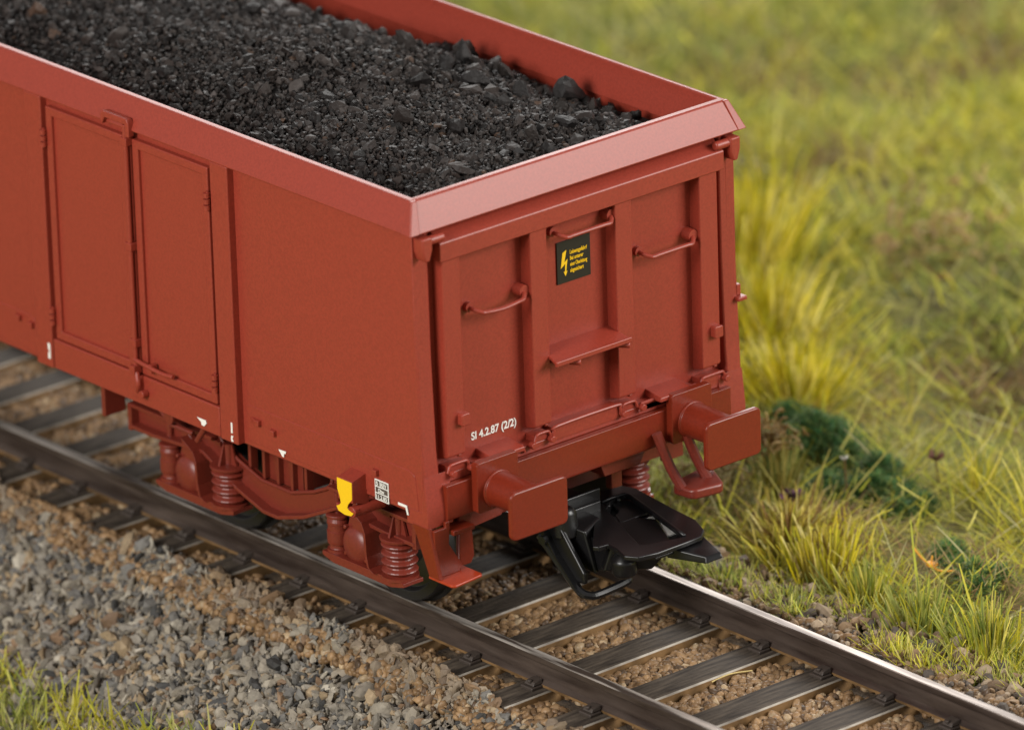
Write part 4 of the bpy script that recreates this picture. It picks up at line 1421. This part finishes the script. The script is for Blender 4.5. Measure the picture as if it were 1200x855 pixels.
tuft("grass_tuft", 1.95, 1.75, 150, 0.32, (0.12, 0.26), (0.012, 0.018), GR + BROWN, "olive tuft showing between the right footstep and the coupler", group=G2)
tuft("grass_tuft", 3.55, -0.85, 110, 0.42, (0.45, 0.80), (0.012, 0.019), YG[:2] + GR[3:] + STRAW[:1], "wide spray of long thin crossing blades at the right edge", spread=1.1, bend=0.4)
tuft("grass_tuft", 3.75, 0.10, 90, 0.24, (0.22, 0.40), (0.011, 0.016), YG, "star shaped rosette of fine blades beside the pink flower head", spread=1.5, bend=0.2)
tuft("dry_plant", 2.72, 1.02, 70, 0.16, (0.32, 0.56), (0.013, 0.019), [(0.42, 0.36, 0.10), (0.50, 0.44, 0.14), (0.30, 0.32, 0.08)], "green stems of the dry curly herb right of the right buffer", cat="plant", spread=0.35)


def curls(name, x, y, z, n, rad, size, r, pal, label, cat):
    """tangled curled fibres: seed heads and dead stems"""
    sets = []
    for k in range(n):
        c = np.array([x, y, z]) + RNG.normal(size=3) * rad
        m_ = 7
        R0 = rand_rot(1)[0]
        a0 = RNG.uniform(0, 6)
        pts = []
        for q in range(m_):
            a = a0 + q * 0.75
            pts.append(c + R0 @ np.array([math.cos(a) * size, math.sin(a) * size, q * size * 0.35]))
        bm = bmesh.new(); tube(bm, pts, r, 4); bmesh.ops.triangulate(bm, faces=bm.faces)
        v = np.array([q_.co[:] for q_ in bm.verts]); f = np.array([[w_.index for w_ in f_.verts] for f_ in bm.faces]); bm.free()
        sets.append((v, f, np.repeat(pick(pal, 1), len(v), axis=0)))
    V, F, C = join_sets(sets)
    o = mesh_np(name, V, F, FIBRE, C, smooth=True)
    return tag(o, label, cat)


gz = lambda x, y: float(ground_z(x, y))
curls("seed_head", 2.70, 1.05, gz(2.7, 1.05) + 0.48, 60, 0.065, 0.035, 0.008, [(0.45, 0.30, 0.12), (0.35, 0.22, 0.08), (0.52, 0.40, 0.2)], "curly tan seed heads on top of the dry herb", "seed head")
curls("dead_undergrowth", 2.35, 1.35, gz(2.3, 1.3) + 0.08, 420, 0.20, 0.04, 0.0055, [(0.36, 0.27, 0.12), (0.44, 0.34, 0.17), (0.26, 0.22, 0.09)], "tangle of dry brown undergrowth left of the dry herb", "undergrowth")
curls("dead_undergrowth", 6.6, 3.5, gz(6.6, 3.5) + 0.08, 90, 0.26, 0.06, 0.011, [(0.62, 0.42, 0.22), (0.66, 0.52, 0.28), (0.50, 0.40, 0.18)], "blurred reddish brown dead patch right of the tall yellow tufts", "undergrowth")


def moss(x, y, rad, h, n, label, pal=DK):
    nl = max(3, int(rad * 16))
    cx = x + RNG.normal(size=nl) * rad * 0.55; cy = y + RNG.normal(size=nl) * rad * 0.55
    cr_ = RNG.uniform(0.25, 0.55, nl) * rad; ch_ = RNG.uniform(0.35, 1.0, nl) * h
    i_ = RNG.integers(0, nl, n)
    a = RNG.uniform(0, 2 * math.pi, n); r = np.abs(RNG.normal(size=n)) * 0.55
    px, py = cx[i_] + r * cr_[i_] * np.cos(a), cy[i_] + r * cr_[i_] * np.sin(a)
    hh = ch_[i_] * np.maximum(0, 1 - (r / 1.5) ** 2)
    z = ground_z(px, py) + hh * RNG.random(n) ** 0.5
    c = pick(pal, n, jit=0.3)
    V, F, C = blades(np.stack([px, py, z], 1), RNG.uniform(0, 6.28, n), RNG.uniform(0.1, 1.9, n), RNG.uniform(0.03, 0.09, n), RNG.uniform(0.008, 0.016, n), RNG.uniform(0, 2.0, n), c, seg=2)
    o = mesh_np("moss_clump", V, F, FIBRE, C)
    return tag(o, label, "moss", "dark green moss clumps")


DK2 = DK + [(0.16, 0.26, 0.09), (0.22, 0.28, 0.10)]
moss(3.50, 1.48, 0.44, 0.20, 17000, "dark green moss clump just right of the right buffer", DK2)
moss(3.12, 0.88, 0.40, 0.16, 13000, "dark blue green moss cushion in the middle of the bank", DK2)
moss(3.15, 0.36, 0.33, 0.14, 9000, "green moss clump left of the pink flower head", DK2)
moss(2.75, -0.75, 0.24, 0.10, 4500, "small mossy clump beside the orange leaf", DK2 + GR[:1])
moss(2.55, -1.30, 0.28, 0.12, 4500, "green mossy patch below the orange leaf", DK2 + GR[:2])
moss(4.3, -0.1, 0.30, 0.08, 1100, "faint green moss patch at the right above the star rosette", DK2 + GR)

PINK = mk_paint("dusty_pink", (0.30, 0.15, 0.12), 0.8, 0.5)
PURPLE = mk_paint("dark_purple", (0.13, 0.05, 0.10), 0.8, 0.5)
ORANGE = mk_paint("orange_dry_leaf", (0.72, 0.33, 0.03), 0.6, 0.2)


def flower(name, x, y, h, r, mat, label):
    zb = gz(x, y)
    root = empty(name, (x, y, zb), label, "flower")
    bm = B(); tube(bm, smooth_path([(x + 0.03, y, zb - 0.02), (x + 0.01, y, zb + h * 0.5), (x, y, zb + h)]), 0.007, 6)
    finish("stem", bm, MATS["brown_glue_side"], root)
    bm = B()
    for k in range(42):
        a = random.uniform(0, 6.28); e = random.uniform(0.0, 1.1)
        d = Vector((math.cos(a) * math.sin(e), math.sin(a) * math.sin(e), math.cos(e)))
        c = Vector((x, y, zb + h - r * 0.4))
        p1 = c + d * r * random.uniform(1.1, 1.9)
        sd = d.orthogonal().normalized() * r * 0.22
        v = [bm.verts.new(c + sd * 0.5), bm.verts.new(c - sd * 0.5), bm.verts.new(p1 - sd), bm.verts.new(p1 + sd)]
        bm.faces.new(v)
    finish("flower_head", bm, mat, root)
    return root


flower("thistle_flower", 3.62, 0.38, 0.20, 0.055, PINK, "dusty pink flower head standing above the moss")
flower("purple_flower", 2.36, 0.50, 0.20, 0.060, PURPLE, "small dark purple flower behind the pale straw clump")
flower("white_flower", 2.95, 0.60, 0.34, 0.022, WHITE, "single thin stalk with a tiny whitish head right of the dry herb")
bm = B()
x, y = 2.36, -0.90; z = gz(x, y) + 0.06
tube(bm, smooth_path([(x + 0.03, y + 0.22, z + 0.10), (x, y + 0.08, z + 0.05), (x, y, z + 0.04), (x - 0.01, y - 0.08, z + 0.02), (x + 0.05, y - 0.18, z + 0.03)]), 0.007, 6)
prism(bm, [(x - 0.035, y - 0.02), (x + 0.03, y - 0.035), (x + 0.035, y + 0.03), (x, y + 0.045), (x - 0.02, y + 0.03)], 'z', z + 0.03, z + 0.050)
tube(bm, [(x, y, z + 0.05), (x + 0.01, y, z + 0.10)], 0.007, 6)
tag(finish("dry_leaf", bm, ORANGE), "orange dry leaf with thin stalks lying in the grass at the right", "leaf")
STRAWM = mk_paint("dry_straw", (0.55, 0.42, 0.16), 0.6, 0.1)
# loose fibres on the track
for (x0, y0, x1, y1, lbl) in ((-0.20, -0.36, -0.46, -0.26, "straw fibre lying on the gravel near the left rail"), (0.10, -1.15, 0.42, -1.20, "long yellow fibre lying on the gravel between two sleepers")):
    bm = B()
    tube(bm, smooth_path([(x0, y0, -0.235), ((x0 + x1) / 2, (y0 + y1) / 2 + 0.02, -0.225), (x1, y1, -0.235)]), 0.005, 6)
    tag(finish("straw_fibre", bm, STRAWM), lbl, "fibre")
